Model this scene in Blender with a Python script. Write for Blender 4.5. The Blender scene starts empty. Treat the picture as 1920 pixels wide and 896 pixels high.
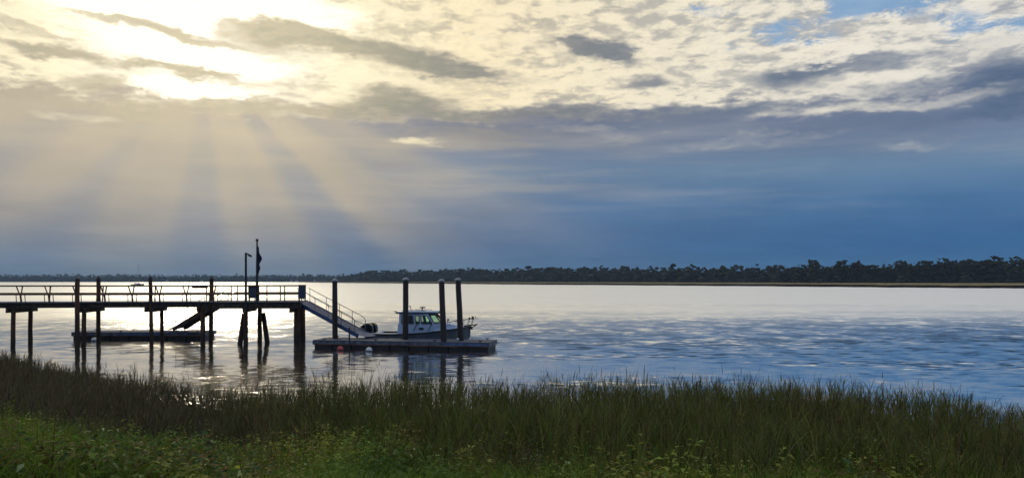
import bpy, math, random
import numpy as np
from mathutils import Vector, Matrix
R = math.radians
random.seed(7)
rng = np.random.default_rng(7)
scn = bpy.context.scene
C = scn.collection

# ------------------------------------------------------------------ camera
F = 1450.0 / 1920.0                 # focal length in picture widths
CAM_H = 3.9                         # lens height above the water
HZ = 526.3                          # horizon row in a 1920-wide picture
cd = bpy.data.cameras.new('camera')
cam = bpy.data.objects.new('camera', cd); C.objects.link(cam)
cd.sensor_width = 36.0
cd.lens = 36.0 * F
cd.shift_y = (HZ - 448.0) / 1920.0
cd.clip_start = 0.1; cd.clip_end = 20000
cam.location = (0, 0, CAM_H); cam.rotation_euler = (R(90), 0, 0)
scn.camera = cam

def at(px, py, Y):
    """point at depth Y metres seen in that column / row from the bank"""
    return Vector(((px - 960) / 1450 * Y, Y, CAM_H + (HZ - py) / 1450 * Y))
def ang(px, py):
    u = (px - 960) / 1450; v = (HZ - py) / 1450
    return math.degrees(math.atan(u)), math.degrees(math.atan2(v, math.hypot(1, u)))

# ------------------------------------------------------------------ render settings
scn.view_settings.view_transform = 'Standard'
scn.view_settings.look = 'None'
scn.view_settings.exposure = 0.0
scn.view_settings.gamma = 1.0
scn.render.engine = 'CYCLES'
cy = scn.cycles
cy.use_denoising = True
cy.use_adaptive_sampling = True; cy.adaptive_threshold = .015; cy.adaptive_min_samples = 12
cy.max_bounces = 4; cy.diffuse_bounces = 1; cy.glossy_bounces = 2
cy.transmission_bounces = 4; cy.transparent_max_bounces = 8; cy.volume_bounces = 0
cy.sample_clamp_indirect = 6.0
cy.caustics_reflective = False; cy.caustics_refractive = False

# ------------------------------------------------------------------ world / sky
SUN_A, SUN_E = ang(380, 85)
world = bpy.data.worlds.new('World'); scn.world = world
world.use_nodes = True
wt = world.node_tree; wt.nodes.clear()

class NG:
    """short-hand for chains of nodes"""
    def __init__(s, t): s.t = t
    def n(s, kind, **kw):
        o = s.t.nodes.new(kind)
        for k, v in kw.items(): setattr(o, k, v)
        return o
    def put(s, sock, v):
        if isinstance(v, bpy.types.NodeSocket): s.t.links.new(v, sock)
        elif v is not None: sock.default_value = v
    def m(s, op, a, b=None, c=None, clamp=False):
        o = s.n('ShaderNodeMath', operation=op, use_clamp=clamp)
        for i, v in enumerate((a, b, c)):
            if v is not None: s.put(o.inputs[i], v)
        return o.outputs[0]
    def v(s, op, a, b=None):
        o = s.n('ShaderNodeVectorMath', operation=op)
        s.put(o.inputs[0], a)
        if b is not None: s.put(o.inputs[1], b)
        return o.outputs['Value'] if op in ('DOT_PRODUCT', 'LENGTH') else o.outputs[0]
    def xyz(s, x, y, z=0.0):
        o = s.n('ShaderNodeCombineXYZ')
        for i, q in enumerate((x, y, z)): s.put(o.inputs[i], q)
        return o.outputs[0]
    def sep(s, v):
        o = s.n('ShaderNodeSeparateXYZ'); s.put(o.inputs[0], v); return o.outputs
    def noise(s, vec, scale, detail=6, rough=.55, dist=0.0, lac=2.0, dim='3D'):
        o = s.n('ShaderNodeTexNoise', noise_dimensions=dim)
        if vec is not None: s.put(o.inputs['Vector'], vec)
        s.put(o.inputs['Scale'], scale); s.put(o.inputs['Detail'], detail)
        s.put(o.inputs['Roughness'], rough); s.put(o.inputs['Distortion'], dist); s.put(o.inputs['Lacunarity'], lac)
        return o.outputs
    def step(s, x, lo, hi, a=0.0, b=1.0):
        o = s.n('ShaderNodeMapRange', interpolation_type='SMOOTHSTEP')
        for i, q in enumerate((x, lo, hi, a, b)): s.put(o.inputs[i], q)
        return o.outputs[0]
    def lin(s, x, lo, hi, a=0.0, b=1.0):
        o = s.n('ShaderNodeMapRange')
        for i, q in enumerate((x, lo, hi, a, b)): s.put(o.inputs[i], q)
        return o.outputs[0]
    def mix(s, f, a, b, mode='MIX'):
        o = s.n('ShaderNodeMix', data_type='RGBA', blend_type=mode)
        s.put(o.inputs[0], f)
        for i, q in ((6, a), (7, b)):
            if isinstance(q, tuple): q = (*q, 1.0) if len(q) == 3 else q
            s.put(o.inputs[i], q)
        return o.outputs[2]
    def ramp(s, x, stops, interp='LINEAR'):
        o = s.n('ShaderNodeValToRGB'); s.put(o.inputs[0], x)
        cr = o.color_ramp; cr.interpolation = interp
        while len(cr.elements) < len(stops): cr.elements.new(1.0)
        for e, (p, c) in zip(cr.elements, stops):
            e.position = p; e.color = (*c, 1.0) if isinstance(c, tuple) else (c, c, c, 1.0)
        return o.outputs[0]
def srgb(r, g, b):
    f = lambda c: c / 12.92 if c <= .04045 else ((c + .055) / 1.055) ** 2.4
    return (f(r / 255), f(g / 255), f(b / 255))

W = NG(wt)
sky = W.n('ShaderNodeTexSky', sky_type='NISHITA')
sky.sun_disc = False
sky.sun_elevation = R(SUN_E); sky.sun_rotation = R(SUN_A)
sky.air_density = 1.0; sky.dust_density = 1.0; sky.ozone_density = 2.0
d = W.n('ShaderNodeTexCoord').outputs['Generated']
x, y, z = W.sep(d)
zc = W.m('MAXIMUM', z, 0.0)
hyp = W.m('SQRT', W.m('ADD', W.m('MULTIPLY', x, x), W.m('MULTIPLY', y, y)))
AZ = W.m('MULTIPLY', W.m('ARCTAN2', x, y), 57.29578)
EL = W.m('MULTIPLY', W.m('ARCTAN2', zc, hyp), 57.29578)
# cloud sheet seen in perspective
k = W.m('DIVIDE', 1.0, W.m('ADD', zc, 0.10))
sheet = W.xyz(W.m('MULTIPLY', x, k), W.m('MULTIPLY', y, k), 0.3)
nb = W.noise(sheet, 1.1, 3, .55, dim='2D')
big = nb[0]
mid = W.noise(sheet, 4.2, 7, .60, .10, dim='2D')[0]
puff = W.noise(sheet, 14.0, 5, .60, .08, dim='2D')[0]
dirn = W.noise(W.v('MULTIPLY', d, (1.0, 1.0, 3.0)), 7.0, 5, .68)
dw = W.sep(dirn[1])
# warped angles, so that no edge is a clean curve
AW = W.m('ADD', AZ, W.m('MULTIPLY', W.m('SUBTRACT', dw[0], .5), 9.0))
EW = W.m('ADD', EL, W.m('MULTIPLY', W.m('SUBTRACT', dw[1], .5), 3.6))
sdir = Vector((math.sin(R(SUN_A)) * math.cos(R(SUN_E)), math.cos(R(SUN_A)) * math.cos(R(SUN_E)), math.sin(R(SUN_E))))
sa = W.m('MULTIPLY', W.m('ARCCOSINE', W.m('MINIMUM', W.v('DOT_PRODUCT', d, tuple(sdir)), 1.0)), 57.29578)   # degrees from the sun

A3 = W.xyz(AW, AW, AW); E3 = W.xyz(EW, EW, EW)
def vma(a, b, c):
    o = W.n('ShaderNodeVectorMath', operation='MULTIPLY_ADD')
    for i, q in enumerate((a, b, c)): W.put(o.inputs[i], q)
    return o.outputs[0]
def blobs(lst):
    """sum of soft patches (column, row, half width, half height, weight, tilt), three at a time"""
    acc = None; c = 57.29578 / 1450
    for i in range(0, len(lst), 3):
        tri = [lst[i + j] if i + j < len(lst) else (960, -5000, 50, 50, 0.0, 0) for j in range(3)]
        sa_, oa, se, oe, sh, am = [], [], [], [], [], []
        for (px, py, rx, ry, amp, rot) in tri:
            a0, e0 = ang(px, py)
            sa_.append(1 / (rx * c)); oa.append(-a0 / (rx * c))
            kk = -math.tan(R(rot)) / (ry * c)                    # tilt as shear
            se.append(1 / (ry * c)); sh.append(kk); oe.append(-e0 / (ry * c) - kk * a0); am.append(amp)
        U = vma(A3, tuple(sa_), tuple(oa))
        Vv = vma(E3, tuple(se), vma(A3, tuple(sh), tuple(oe)))
        Qq = vma(Vv, Vv, W.v('MULTIPLY', U, U))
        G = W.v('DIVIDE', tuple(am), vma(Qq, Qq, (1.0, 1.0, 1.0)))
        acc = W.v('ADD', G, acc) if acc is not None else G
    return W.v('DOT_PRODUCT', acc, (1.0, 1.0, 1.0))

# --- low air under the cloud deck: dark rain-blue, warmed by shafts of sun
low_r = W.ramp(W.lin(EL, 0, 14), [(0, srgb(62, 106, 146)), (.18, srgb(58, 102, 148)), (.38, srgb(74, 114, 156)), (.55, srgb(102, 131, 161)), (.72, srgb(110, 126, 152)), (.88, srgb(106, 118, 144)), (1, srgb(108, 116, 142))])
low_l = W.ramp(W.lin(EL, 0, 14), [(0, srgb(104, 126, 146)), (.12, srgb(122, 134, 148)), (.28, srgb(152, 150, 148)), (.5, srgb(178, 168, 153)), (.75, srgb(190, 178, 156)), (1, srgb(176, 164, 146))])
# polar angle round the sun
th = W.m('MULTIPLY', W.m('ARCTAN2', W.m('SUBTRACT', AZ, SUN_A), W.m('SUBTRACT', SUN_E, EL)), 57.29578)
thn = W.m('ADD', th, W.m('MULTIPLY', W.m('SUBTRACT', big, .5), 4.0))
rays = W.ramp(W.lin(thn, -90, 90), [(0, .80), (.07, .60), (.13, .98), (.19, .72), (.25, 1.0), (.31, .75), (.37, 1.0), (.43, .95), (.475, .69), (.515, .66), (.56, .95), (.605, .82), (.645, .88), (.69, .57), (.715, .56), (.75, .98), (.79, .80), (.82, .60), (.855, .66), (.89, .28), (.93, .12), (1, .03)], 'EASE')
rad = W.step(sa, 5, 31, 1.0, .56)
warm_side = W.step(AZ, 12, -14)
warm = W.m('MULTIPLY', W.m('MULTIPLY', rays, rad), W.m('ADD', W.m('MULTIPLY', warm_side, .45), .72), clamp=True)
warm = W.m('MULTIPLY', warm, W.step(W.m('ABSOLUTE', W.m('SUBTRACT', AZ, SUN_A)), 60, 20))
low = W.mix(warm, low_r, low_l)
# faint level streaks in the low air
st = W.noise(W.v('MULTIPLY', d, (1.3, 1.3, 16.0)), 3.0, 3, .55)[0]
stm = W.m('MULTIPLY', W.step(st, .42, .74), W.m('MULTIPLY', W.step(EL, 2.5, 8.5), .50))
low = W.mix(stm, low, W.mix(W.step(sa, 12, 40), srgb(200, 186, 160), srgb(150, 156, 166)))

low = W.mix(1.0, low, W.mix(W.step(big, .3, .7), (.93, .94, .95), (1.06, 1.05, 1.04)), 'MULTIPLY')
# --- bright broken cloud deck
cream = W.ramp(W.lin(sa, 0, 90), [(0, srgb(255, 252, 236)), (.10, srgb(255, 244, 208)), (.20, srgb(250, 234, 196)), (.35, srgb(238, 228, 204)), (.50, srgb(232, 226, 212)), (.75, srgb(206, 206, 204)), (1, srgb(150, 164, 186))])
grey = W.ramp(W.lin(sa, 0, 90), [(0, srgb(214, 196, 158)), (.12, srgb(184, 172, 150)), (.24, srgb(146, 144, 144)), (.40, srgb(116, 128, 146)), (.55, srgb(98, 116, 144)), (1, srgb(60, 84, 128))])
tex = W.m('ADD', W.m('MULTIPLY', mid, .50), W.m('MULTIPLY', puff, .50))
shade = W.step(tex, .545, .40)
deck = W.mix(W.m('MULTIPLY', shade, .55), cream, grey)
hi = W.step(tex, .50, .62)
deck = W.mix(W.m('MULTIPLY', hi, .5), deck, W.mix(1.0, cream, (1.10, 1.10, 1.12), 'MULTIPLY'))
# blue gaps, mostly away from the sun and high up
gaps = blobs([(1690, 2, 100, 26, .60, 0), (1460, 66, 150, 22, .36, 4), (1860, 40, 90, 26, .46, 0), (1310, 22, 110, 18, .30, 0),
              (870, 72, 50, 20, .26, 0), (200, 150, 40, 14, .3, 0)])
hig = W.m('MULTIPLY', W.step(EL, 19, 40), W.step(sa, 20, 55))
gapn = W.m('ADD', W.m('MULTIPLY', puff, -.75), W.m('MULTIPLY', W.noise(sheet, 7.0, 5, .62, .08, dim='2D')[0], 1.0))
gf = W.step(W.m('ADD', W.m('ADD', gaps, W.m('MULTIPLY', hig, .26)), W.m('MULTIPLY', W.m('SUBTRACT', gapn, .125), 1.6)), .28, .64)
blue = W.mix(.6, W.mix(1.0, sky.outputs[0], (.11, .11, .11), 'MULTIPLY'), srgb(112, 160, 206))
deck = W.mix(W.m('MULTIPLY', gf, .9), deck, blue)
edge = W.m('ADD', W.m('ADD', EW, W.m('MULTIPLY', W.m('SUBTRACT', mid, .5), 2.6)), W.m('MULTIPLY', W.m('SUBTRACT', puff, .5), 2.0))
cover = W.step(edge, 11.4, 13.2)
col = W.mix(cover, low, deck)
# --- dark clouds
dk = blobs([(560, 78, 110, 17, .9, -3), (720, 104, 190, 17, .85, -7), (860, 128, 90, 13, .6, -7), (320, 63, 130, 8, .75, -5), (345, 143, 105, 7, .9, -3),
            (105, 98, 60, 10, .8, -3), (195, 157, 42, 12, .6, 0), (40, 52, 60, 8, .5, -5), (40, 180, 40, 8, .5, -5), (250, 206, 110, 14, .55, 0), (560, 206, 190, 14, .70, 0),
            (775, 190, 90, 22, 1.1, 0), (970, 215, 130, 13, .65, -2), (860, 262, 170, 26, .50, 0), (1120, 262, 150, 22, .28, 0),
            (1125, 92, 76, 15, 1.1, -8), (1225, 152, 56, 15, .7, 0), (1080, 205, 60, 8, .5, 0), (1475, 148, 70, 22, .75, 0), (1600, 120, 150, 9, .6, 2),
            (1690, 160, 90, 12, .45, 0), (1895, 160, 80, 40, 1.0, 0), (1330, 214, 240, 12, .6, 0), (1650, 236, 260, 12, .5, 0)])
dkn = W.m('ADD', W.m('MULTIPLY', mid, 1.1), W.m('MULTIPLY', puff, .7))
dkm = W.m('MULTIPLY', dk, W.m('ADD', .12, dkn))
dkc = W.mix(W.step(dkm, .35, 1.15), grey, W.mix(1.0, grey, (.74, .82, .84), 'MULTIPLY'))
dkc = W.mix(W.m('MULTIPLY', W.step(tex, .46, .62), .45), dkc, W.mix(1.0, grey, (1.12, 1.10, 1.06), 'MULTIPLY'))
rim = W.m('MULTIPLY', W.m('MULTIPLY', W.step(dkm, .04, .17), W.step(dkm, .40, .17)), W.m('MULTIPLY', cover, W.step(sa, 42, 10, .12, .5)))
col = W.mix(rim, col, W.mix(1.0, cream, (1.08, 1.08, 1.08), 'MULTIPLY'))
col = W.mix(W.m('MULTIPLY', W.step(dkm, .12, .92), .92), col, dkc)
# --- bright lit rims and openings under the deck
lt = blobs([(775, 271, 50, 9, .8, 0), (1735, 266, 55, 7, .38, 1), (1110, 252, 110, 9, .35, 0), (1420, 262, 160, 9, .33, 0), (1640, 203, 190, 13, .75, 1), (1590, 150, 90, 24, .6, 0), (1180, 192, 110, 8, .35, 0), (130, 218, 70, 8, .5, 0), (570, 217, 60, 8, .45, 0)])
col = W.mix(W.step(W.m('MULTIPLY', lt, W.m('ADD', .15, W.m('MULTIPLY', dkn, .85))), .10, 1.15), col, cream)
# --- the burnt-out opening round the sun
sun_open = blobs([(350, 22, 210, 46, 1.1, -2), (330, 108, 150, 26, .85, -4), (370, 174, 120, 13, .8, 0), (540, 22, 100, 30, .5, 0), (460, 130, 70, 16, .4, 0)])
so = W.m('MULTIPLY', W.m('MULTIPLY', sun_open, W.m('ADD', .45, tex)), W.m('SUBTRACT', 1.15, W.m('MULTIPLY', W.step(dkm, .18, .55), .95)))
glow = W.m('MULTIPLY', W.step(so, .25, .85), 1.0)
col = W.mix(glow, col, (1.40, 1.28, 1.02))
halo = W.m('MULTIPLY', W.m('POWER', .36788, W.m('MULTIPLY', W.m('MULTIPLY', sa, sa), 1 / 130.0)), .16)
col = W.mix(halo, col, (1.35, 1.18, .86))
bg = W.n('ShaderNodeBackground')
W.put(bg.inputs[0], W.mix(1.0, col, (10.0, 10.0, 10.0), 'MULTIPLY'))
bg.inputs[1].default_value = 0.10
out = W.n('ShaderNodeOutputWorld'); wt.links.new(bg.outputs[0], out.inputs[0])
world.cycles.sampling_method = 'MANUAL'; world.cycles.sample_map_resolution = 1024

# ------------------------------------------------------------------ sun behind thin cloud
sl = bpy.data.lights.new('sun', 'SUN'); sl.energy = 0.4; sl.angle = R(10); sl.color = (1.0, .84, .60)
so_ = bpy.data.objects.new('sun', sl); C.objects.link(so_)
so_.rotation_euler = sdir.to_track_quat('Z', 'Y').to_euler()

# ------------------------------------------------------------------ materials
def mat(name, color, rough=.7, var=.25, scale=3.0, color2=None, metallic=0.0, spec=.5, bump=0.0, stretch=(1, 1, 1), tide=False):
    m = bpy.data.materials.new(name); m.use_nodes = True
    t = m.node_tree; g = NG(t); b = t.nodes['Principled BSDF']
    co = g.n('ShaderNodeTexCoord').outputs['Object']
    v = g.v('MULTIPLY', co, stretch)
    n = g.noise(v, scale, 6, .6)[0]
    c2 = color2 or tuple(c * (1 - 1.6 * var) for c in color)
    c1 = tuple(min(1, c * (1 + var)) for c in color) if color2 is None else color
    cc = g.mix(g.step(n, .3, .7), (*c2, 1), (*c1, 1))
    if tide:
        zz = g.sep(g.n('ShaderNodeNewGeometry').outputs['Position'])[2]
        wet = g.step(g.m('ADD', zz, g.m('MULTIPLY', n, .8)), 1.9, .9)
        cc = g.mix(g.m('MULTIPLY', wet, .8), cc, (.020, .019, .014, 1))
    t.links.new(cc, b.inputs['Base Color'])
    b.inputs['Roughness'].default_value = rough; b.inputs['Metallic'].default_value = metallic
    b.inputs['Specular IOR Level'].default_value = spec
    if bump:
        bp = g.n('ShaderNodeBump'); bp.inputs['Strength'].default_value = bump; bp.inputs['Distance'].default_value = .02
        n2 = g.noise(v, scale * 5, 5, .6)[0]; t.links.new(n2, bp.inputs['Height']); t.links.new(bp.outputs[0], b.inputs['Normal'])
    return m
MT = {
    'pile': mat('tarred_pile', (.13, .062, .034), .85, .5, 4, bump=.6, stretch=(1, 1, .2), tide=True),
    'guide': mat('black_guide_pile', (.024, .019, .018), .6, .5, 4, bump=.5, stretch=(1, 1, .2), tide=True),
    'rail': mat('weathered_rail_wood', (.20, .095, .05), .8, .4, 5, bump=.4, stretch=(.2, 1, 1)),
    'plank': mat('weathered_plank', (.095, .115, .16), .8, .4, 4, bump=.4),
    'beam': mat('dark_beam', (.06, .045, .035), .85, .4, 4, bump=.5),
    'fascia': mat('grey_fascia_board', (.12, .145, .19), .7, .35, 3, bump=.3),
    'bluefascia': mat('blue_fascia_board', (.10, .16, .30), .6, .3, 3, bump=.2),
    'float': mat('black_float_drum', (.012, .012, .013), .55, .4, 4),
    'capw': mat('grey_cone_cap', (.30, .33, .38), .5, .15, 6),
    'capd': mat('dark_cone_cap', (.03, .03, .035), .5, .2, 6),
    'alu': mat('blue_grey_aluminium', (.045, .085, .22), .45, .2, 6, metallic=.3),
    'alurail': mat('dull_aluminium_rail', (.22, .20, .19), .45, .2, 6, metallic=.4),
    'gelcoat': mat('blue_lit_white_gelcoat', (.48, .60, .80), .3, .06, 2),  # white gelcoat; blue light from the sky is painted into its base colour
    'hull': mat('grey_hull', (.16, .19, .22), .3, .1, 2),
    'dark': mat('dark_trim', (.02, .024, .032), .4, .3, 6),
    'black': mat('black_cowl', (.012, .013, .016), .22, .2, 4),
    'metal': mat('stainless', (.35, .36, .38), .3, .1, 6, metallic=.8),
    'inner': mat('cabin_lining', (.35, .30, .25), .7, .2, 4),
    'white': mat('white_plastic', (.74, .78, .84), .45, .08, 5),
    'red': mat('red_plastic', (.55, .07, .08), .5, .2, 5),
    'flag': mat('dark_flag', (.06, .05, .10), .9, .4, 5),
    'box': mat('dark_box_paint', (.05, .065, .11), .55, .3, 5),
    'mud': mat('wet_mud', (.028, .022, .017), .98, .4, .3, spec=.05),
    'soil': mat('bank_soil', (.028, .026, .014), .95, .4, 1.5, bump=.5),
    'farmarsh': mat('far_marsh_grass', (.30, .245, .135), 1.0, .3, .03, spec=.0),
    'house': mat('pale_house', (.62, .62, .6), .7, .1, .3),
    'roof': mat('house_roof', (.12, .11, .11), .8, .2, .3),
    'bark': mat('pine_bark', (.07, .052, .040), .9, .4, .8),
}
def glass_mat(name, tint):
    m = bpy.data.materials.new(name); m.use_nodes = True
    t = m.node_tree; t.nodes.clear(); g = NG(t)
    tr = g.n('ShaderNodeBsdfTransparent'); tr.inputs[0].default_value = (*tint, 1)
    gl = g.n('ShaderNodeBsdfGlossy'); gl.inputs['Roughness'].default_value = .03
    fr = g.n('ShaderNodeFresnel'); fr.inputs[0].default_value = 1.5
    mx = g.n('ShaderNodeMixShader'); t.links.new(fr.outputs[0], mx.inputs[0])
    t.links.new(tr.outputs[0], mx.inputs[1]); t.links.new(gl.outputs[0], mx.inputs[2])
    o = g.n('ShaderNodeOutputMaterial'); t.links.new(mx.outputs[0], o.inputs[0])
    return m
MT['glass'] = glass_mat('green_tinted_glass', (.62, .86, .72))
MT['smoke'] = glass_mat('smoked_glass', (.42, .46, .46))

def leaf_mat(name, trans=.35, gloss=.35, rough=.5):
    m = bpy.data.materials.new(name); m.use_nodes = True
    t = m.node_tree; t.nodes.clear(); g = NG(t)
    col = g.n('ShaderNodeVertexColor', layer_name='tint').outputs[0]
    p = g.n('ShaderNodeBsdfPrincipled'); t.links.new(col, p.inputs['Base Color'])
    p.inputs['Roughness'].default_value = rough; p.inputs['Specular IOR Level'].default_value = gloss
    tl = g.n('ShaderNodeBsdfTranslucent'); t.links.new(g.mix(1.0, col, (1.25, 1.3, .8), 'MULTIPLY'), tl.inputs[0])
    mx = g.n('ShaderNodeMixShader'); mx.inputs[0].default_value = trans
    t.links.new(p.outputs[0], mx.inputs[1]); t.links.new(tl.outputs[0], mx.inputs[2])
    o = g.n('ShaderNodeOutputMaterial'); t.links.new(mx.outputs[0], o.inputs[0])
    return m
MT['marsh'] = leaf_mat('marsh_grass_blade', .25, .2, .6)
MT['weed'] = leaf_mat('weed_leaf', .35, .12, .65)
MT['crown'] = leaf_mat('far_foliage', .05, .1, .9)

# water: slopes of the ripples are read straight from noise, calm by the bank, ruffled in mid-river
def water_mat():
    m = bpy.data.materials.new('river_water'); m.use_nodes = True
    t = m.node_tree; g = NG(t); b = t.nodes['Principled BSDF']
    pos = g.n('ShaderNodeNewGeometry').outputs['Position']
    X, Y, Z = g.sep(pos)
    big = g.noise(g.v('MULTIPLY', pos, (.012, .03, 0.0)), 1.0, 4, .55)[0]
    ruff = g.step(g.m('ADD', Y, g.m('MULTIPLY', g.m('SUBTRACT', big, .5), 45.0)), 34, 92)
    far = g.step(g.m('ADD', Y, g.m('MULTIPLY', g.m('SUBTRACT', big, .5), 60.0)), 62, 150)
    s1 = g.noise(g.v('MULTIPLY', pos, (.50, .36, 0.0)), 1.0, 2, .5)[1]      # swell a few metres long
    s2 = g.noise(g.v('MULTIPLY', pos, (1.1, 2.4, 0.0)), 1.0, 3, .6)[1]      # ripples
    s3 = g.noise(g.v('MULTIPLY', pos, (.13, .10, 0.0)), 1.0, 2, .5)[1]
    def slope(n, amp):
        v = g.v('SUBTRACT', n, (.5, .5, .5))
        o = g.n('ShaderNodeVectorMath', operation='SCALE'); g.put(o.inputs[0], v); g.put(o.inputs['Scale'], amp)
        return o.outputs[0]
    a1 = g.m('ADD', .08, g.m('MULTIPLY', ruff, .52))
    a2 = g.m('ADD', .14, g.m('MULTIPLY', ruff, .62))
    lane = g.m('MULTIPLY', g.step(g.noise(g.v('MULTIPLY', pos, (.030, .16, 0.0)), 1.0, 3, .55)[0], .46, .64), g.step(X, -9, 2))   # cat's-paws of breeze
    a2 = g.m('ADD', a2, g.m('MULTIPLY', lane, .34))
    a3 = g.m('MULTIPLY', far, .18)
    sm = g.v('ADD', g.v('ADD', slope(s1, a1), slope(s2, a2)), slope(s3, a3))
    sm = g.v('MULTIPLY', sm, (.75, 1.0, 0.0))
    nrm = g.v('NORMALIZE', g.v('ADD', sm, (0.0, 0.0, 1.0)))
    t.links.new(nrm, b.inputs['Normal'])
    b.inputs['Base Color'].default_value = (.95, .96, .97, 1)
    b.inputs['Metallic'].default_value = 1.0
    b.inputs['IOR'].default_value = 1.33
    slick = g.noise(g.v('MULTIPLY', pos, (.004, .045, 0.0)), 1.0, 3, .55)[0]        # long calm lanes drawn out by the current
    rgh = g.m('ADD', g.m('ADD', .08, g.m('MULTIPLY', ruff, .15)), g.m('MULTIPLY', far, g.step(slick, .34, .62, .14, .38)))
    t.links.new(rgh, b.inputs['Roughness'])
    return m
MT['water'] = water_mat()

# ------------------------------------------------------------------ mesh helpers
class MB:
    def __init__(s): s.v = []; s.f = []
    def add(s, vs, fs):
        o = len(s.v); s.v += [tuple(v) for v in vs]; s.f += [tuple(i + o for i in f) for f in fs]; return s
    def box(s, c, size, M=None, taper=1.0):
        sx, sy, sz = (q / 2 for q in size)
        vs = []
        for dz in (-1, 1):
            k = taper if dz > 0 else 1.0
            for dx, dy in ((-1, -1), (1, -1), (1, 1), (-1, 1)):
                p = Vector((dx * sx * k, dy * sy * k, dz * sz))
                if M is not None: p = M @ p
                vs.append(p + Vector(c))
        return s.add(vs, [(3, 2, 1, 0), (4, 5, 6, 7), (0, 1, 5, 4), (1, 2, 6, 5), (2, 3, 7, 6), (3, 0, 4, 7)])
    def beam(s, p0, p1, w, h):
        p0 = Vector(p0); p1 = Vector(p1); ax = (p1 - p0); L = ax.length; ax.normalize()
        up = Vector((0, 0, 1)) if abs(ax.z) < .95 else Vector((0, 1, 0))
        sd = ax.cross(up).normalized(); u = sd.cross(ax).normalized()
        M = Matrix((ax, sd, u)).transposed()
        return s.box((p0 + p1) / 2, (L, w, h), M)
    def tube(s, pts, rad, seg=8, cap=True):
        pts = [Vector(p) for p in pts]; n = len(pts)
        rs = rad if isinstance(rad, (list, tuple)) else [rad] * n
        rings = []; prev = None
        for i, p in enumerate(pts):
            a = (pts[min(i + 1, n - 1)] - pts[max(i - 1, 0)]).normalized()
            ref = prev if prev is not None else (Vector((0, 0, 1)) if abs(a.z) < .9 else Vector((0, 1, 0)))
            sd = a.cross(ref)
            if sd.length < 1e-4: sd = a.cross(Vector((1, 0, 0)))
            sd.normalize(); u = sd.cross(a).normalized(); prev = u
            rings.append([p + rs[i] * (math.cos(2 * math.pi * j / seg) * sd + math.sin(2 * math.pi * j / seg) * u) for j in range(seg)])
        vs = [v for r in rings for v in r]; fs = []
        for i in range(n - 1):
            for j in range(seg):
                fs.append((i * seg + j, i * seg + (j + 1) % seg, (i + 1) * seg + (j + 1) % seg, (i + 1) * seg + j))
        if cap:
            fs.append(tuple(range(seg))[::-1]); fs.append(tuple((n - 1) * seg + j for j in range(seg)))
        return s.add(vs, fs)
    def lathe(s, c, prof, seg=14):
        c = Vector(c); vs = []; fs = []
        for (r, zz) in prof:
            for j in range(seg):
                a = 2 * math.pi * j / seg; vs.append(c + Vector((r * math.cos(a), r * math.sin(a), zz)))
        for i in range(len(prof) - 1):
            for j in range(seg):
                fs.append((i * seg + j, i * seg + (j + 1) % seg, (i + 1) * seg + (j + 1) % seg, (i + 1) * seg + j))
        return s.add(vs, fs)
    def prism(s, poly, y0, y1):
        """polygon in x,z pushed from y0 to y1"""
        n = len(poly)
        vs = [(p[0], y0, p[1]) for p in poly] + [(p[0], y1, p[1]) for p in poly]
        fs = [tuple(range(n))[::-1], tuple(range(n, 2 * n))] + [(i, (i + 1) % n, n + (i + 1) % n, n + i) for i in range(n)]
        return s.add(vs, fs)
    def build(s, name, m, parent=None, smooth=False, bevel=0.0):
        me = bpy.data.meshes.new(name); me.from_pydata(s.v, [], s.f)
        o = bpy.data.objects.new(name, me); C.objects.link(o)
        me.materials.append(MT[m] if isinstance(m, str) else m)
        if smooth: me.polygons.foreach_set('use_smooth', [True] * len(me.polygons))
        if parent is not None: o.parent = parent
        if bevel:
            bv = o.modifiers.new('bevel', 'BEVEL'); bv.width = bevel; bv.segments = 2; bv.limit_method = 'ANGLE'
        me.update(); return o
def empty(name, loc, rz=0.0):
    o = bpy.data.objects.new(name, None); C.objects.link(o)
    o.location = loc; o.rotation_euler = (0, 0, rz); o.empty_display_size = .2
    return o
def tag(o, label=None, cat=None, group=None, kind=None):
    if label: o['label'] = label
    if cat: o['category'] = cat
    if group: o['group'] = group
    if kind: o['kind'] = kind
    return o
def share(o, name, loc=(0, 0, 0), rot=(0, 0, 0), parent=None, scale=(1, 1, 1)):
    c = o.copy(); c.name = name; C.objects.link(c); c.parent = parent
    c.location = loc; c.rotation_euler = rot; c.scale = scale
    return c

def fast_mesh(name, V, Fq, Ft, m, colors=None, parent=None):
    """V n*3, quads, triangles as arrays, colours per vertex"""
    me = bpy.data.meshes.new(name)
    nq = len(Fq); nt = len(Ft)
    me.vertices.add(len(V)); me.vertices.foreach_set('co', np.asarray(V, np.float32).ravel())
    me.loops.add(nq * 4 + nt * 3)
    li = np.concatenate([np.asarray(Fq, np.int32).ravel(), np.asarray(Ft, np.int32).ravel()])
    me.loops.foreach_set('vertex_index', li)
    me.polygons.add(nq + nt)
    ls = np.concatenate([np.arange(nq) * 4, nq * 4 + np.arange(nt) * 3]).astype(np.int32)
    me.polygons.foreach_set('loop_start', ls)
    me.update(calc_edges=True)
    if colors is not None:
        ca = me.color_attributes.new('tint', 'FLOAT_COLOR', 'POINT')
        c4 = np.ones((len(V), 4), np.float32); c4[:, :3] = colors
        ca.data.foreach_set('color', c4.ravel())
    me.materials.append(MT[m] if isinstance(m, str) else m)
    o = bpy.data.objects.new(name, me); C.objects.link(o)
    if parent is not None: o.parent = parent
    return o

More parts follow.
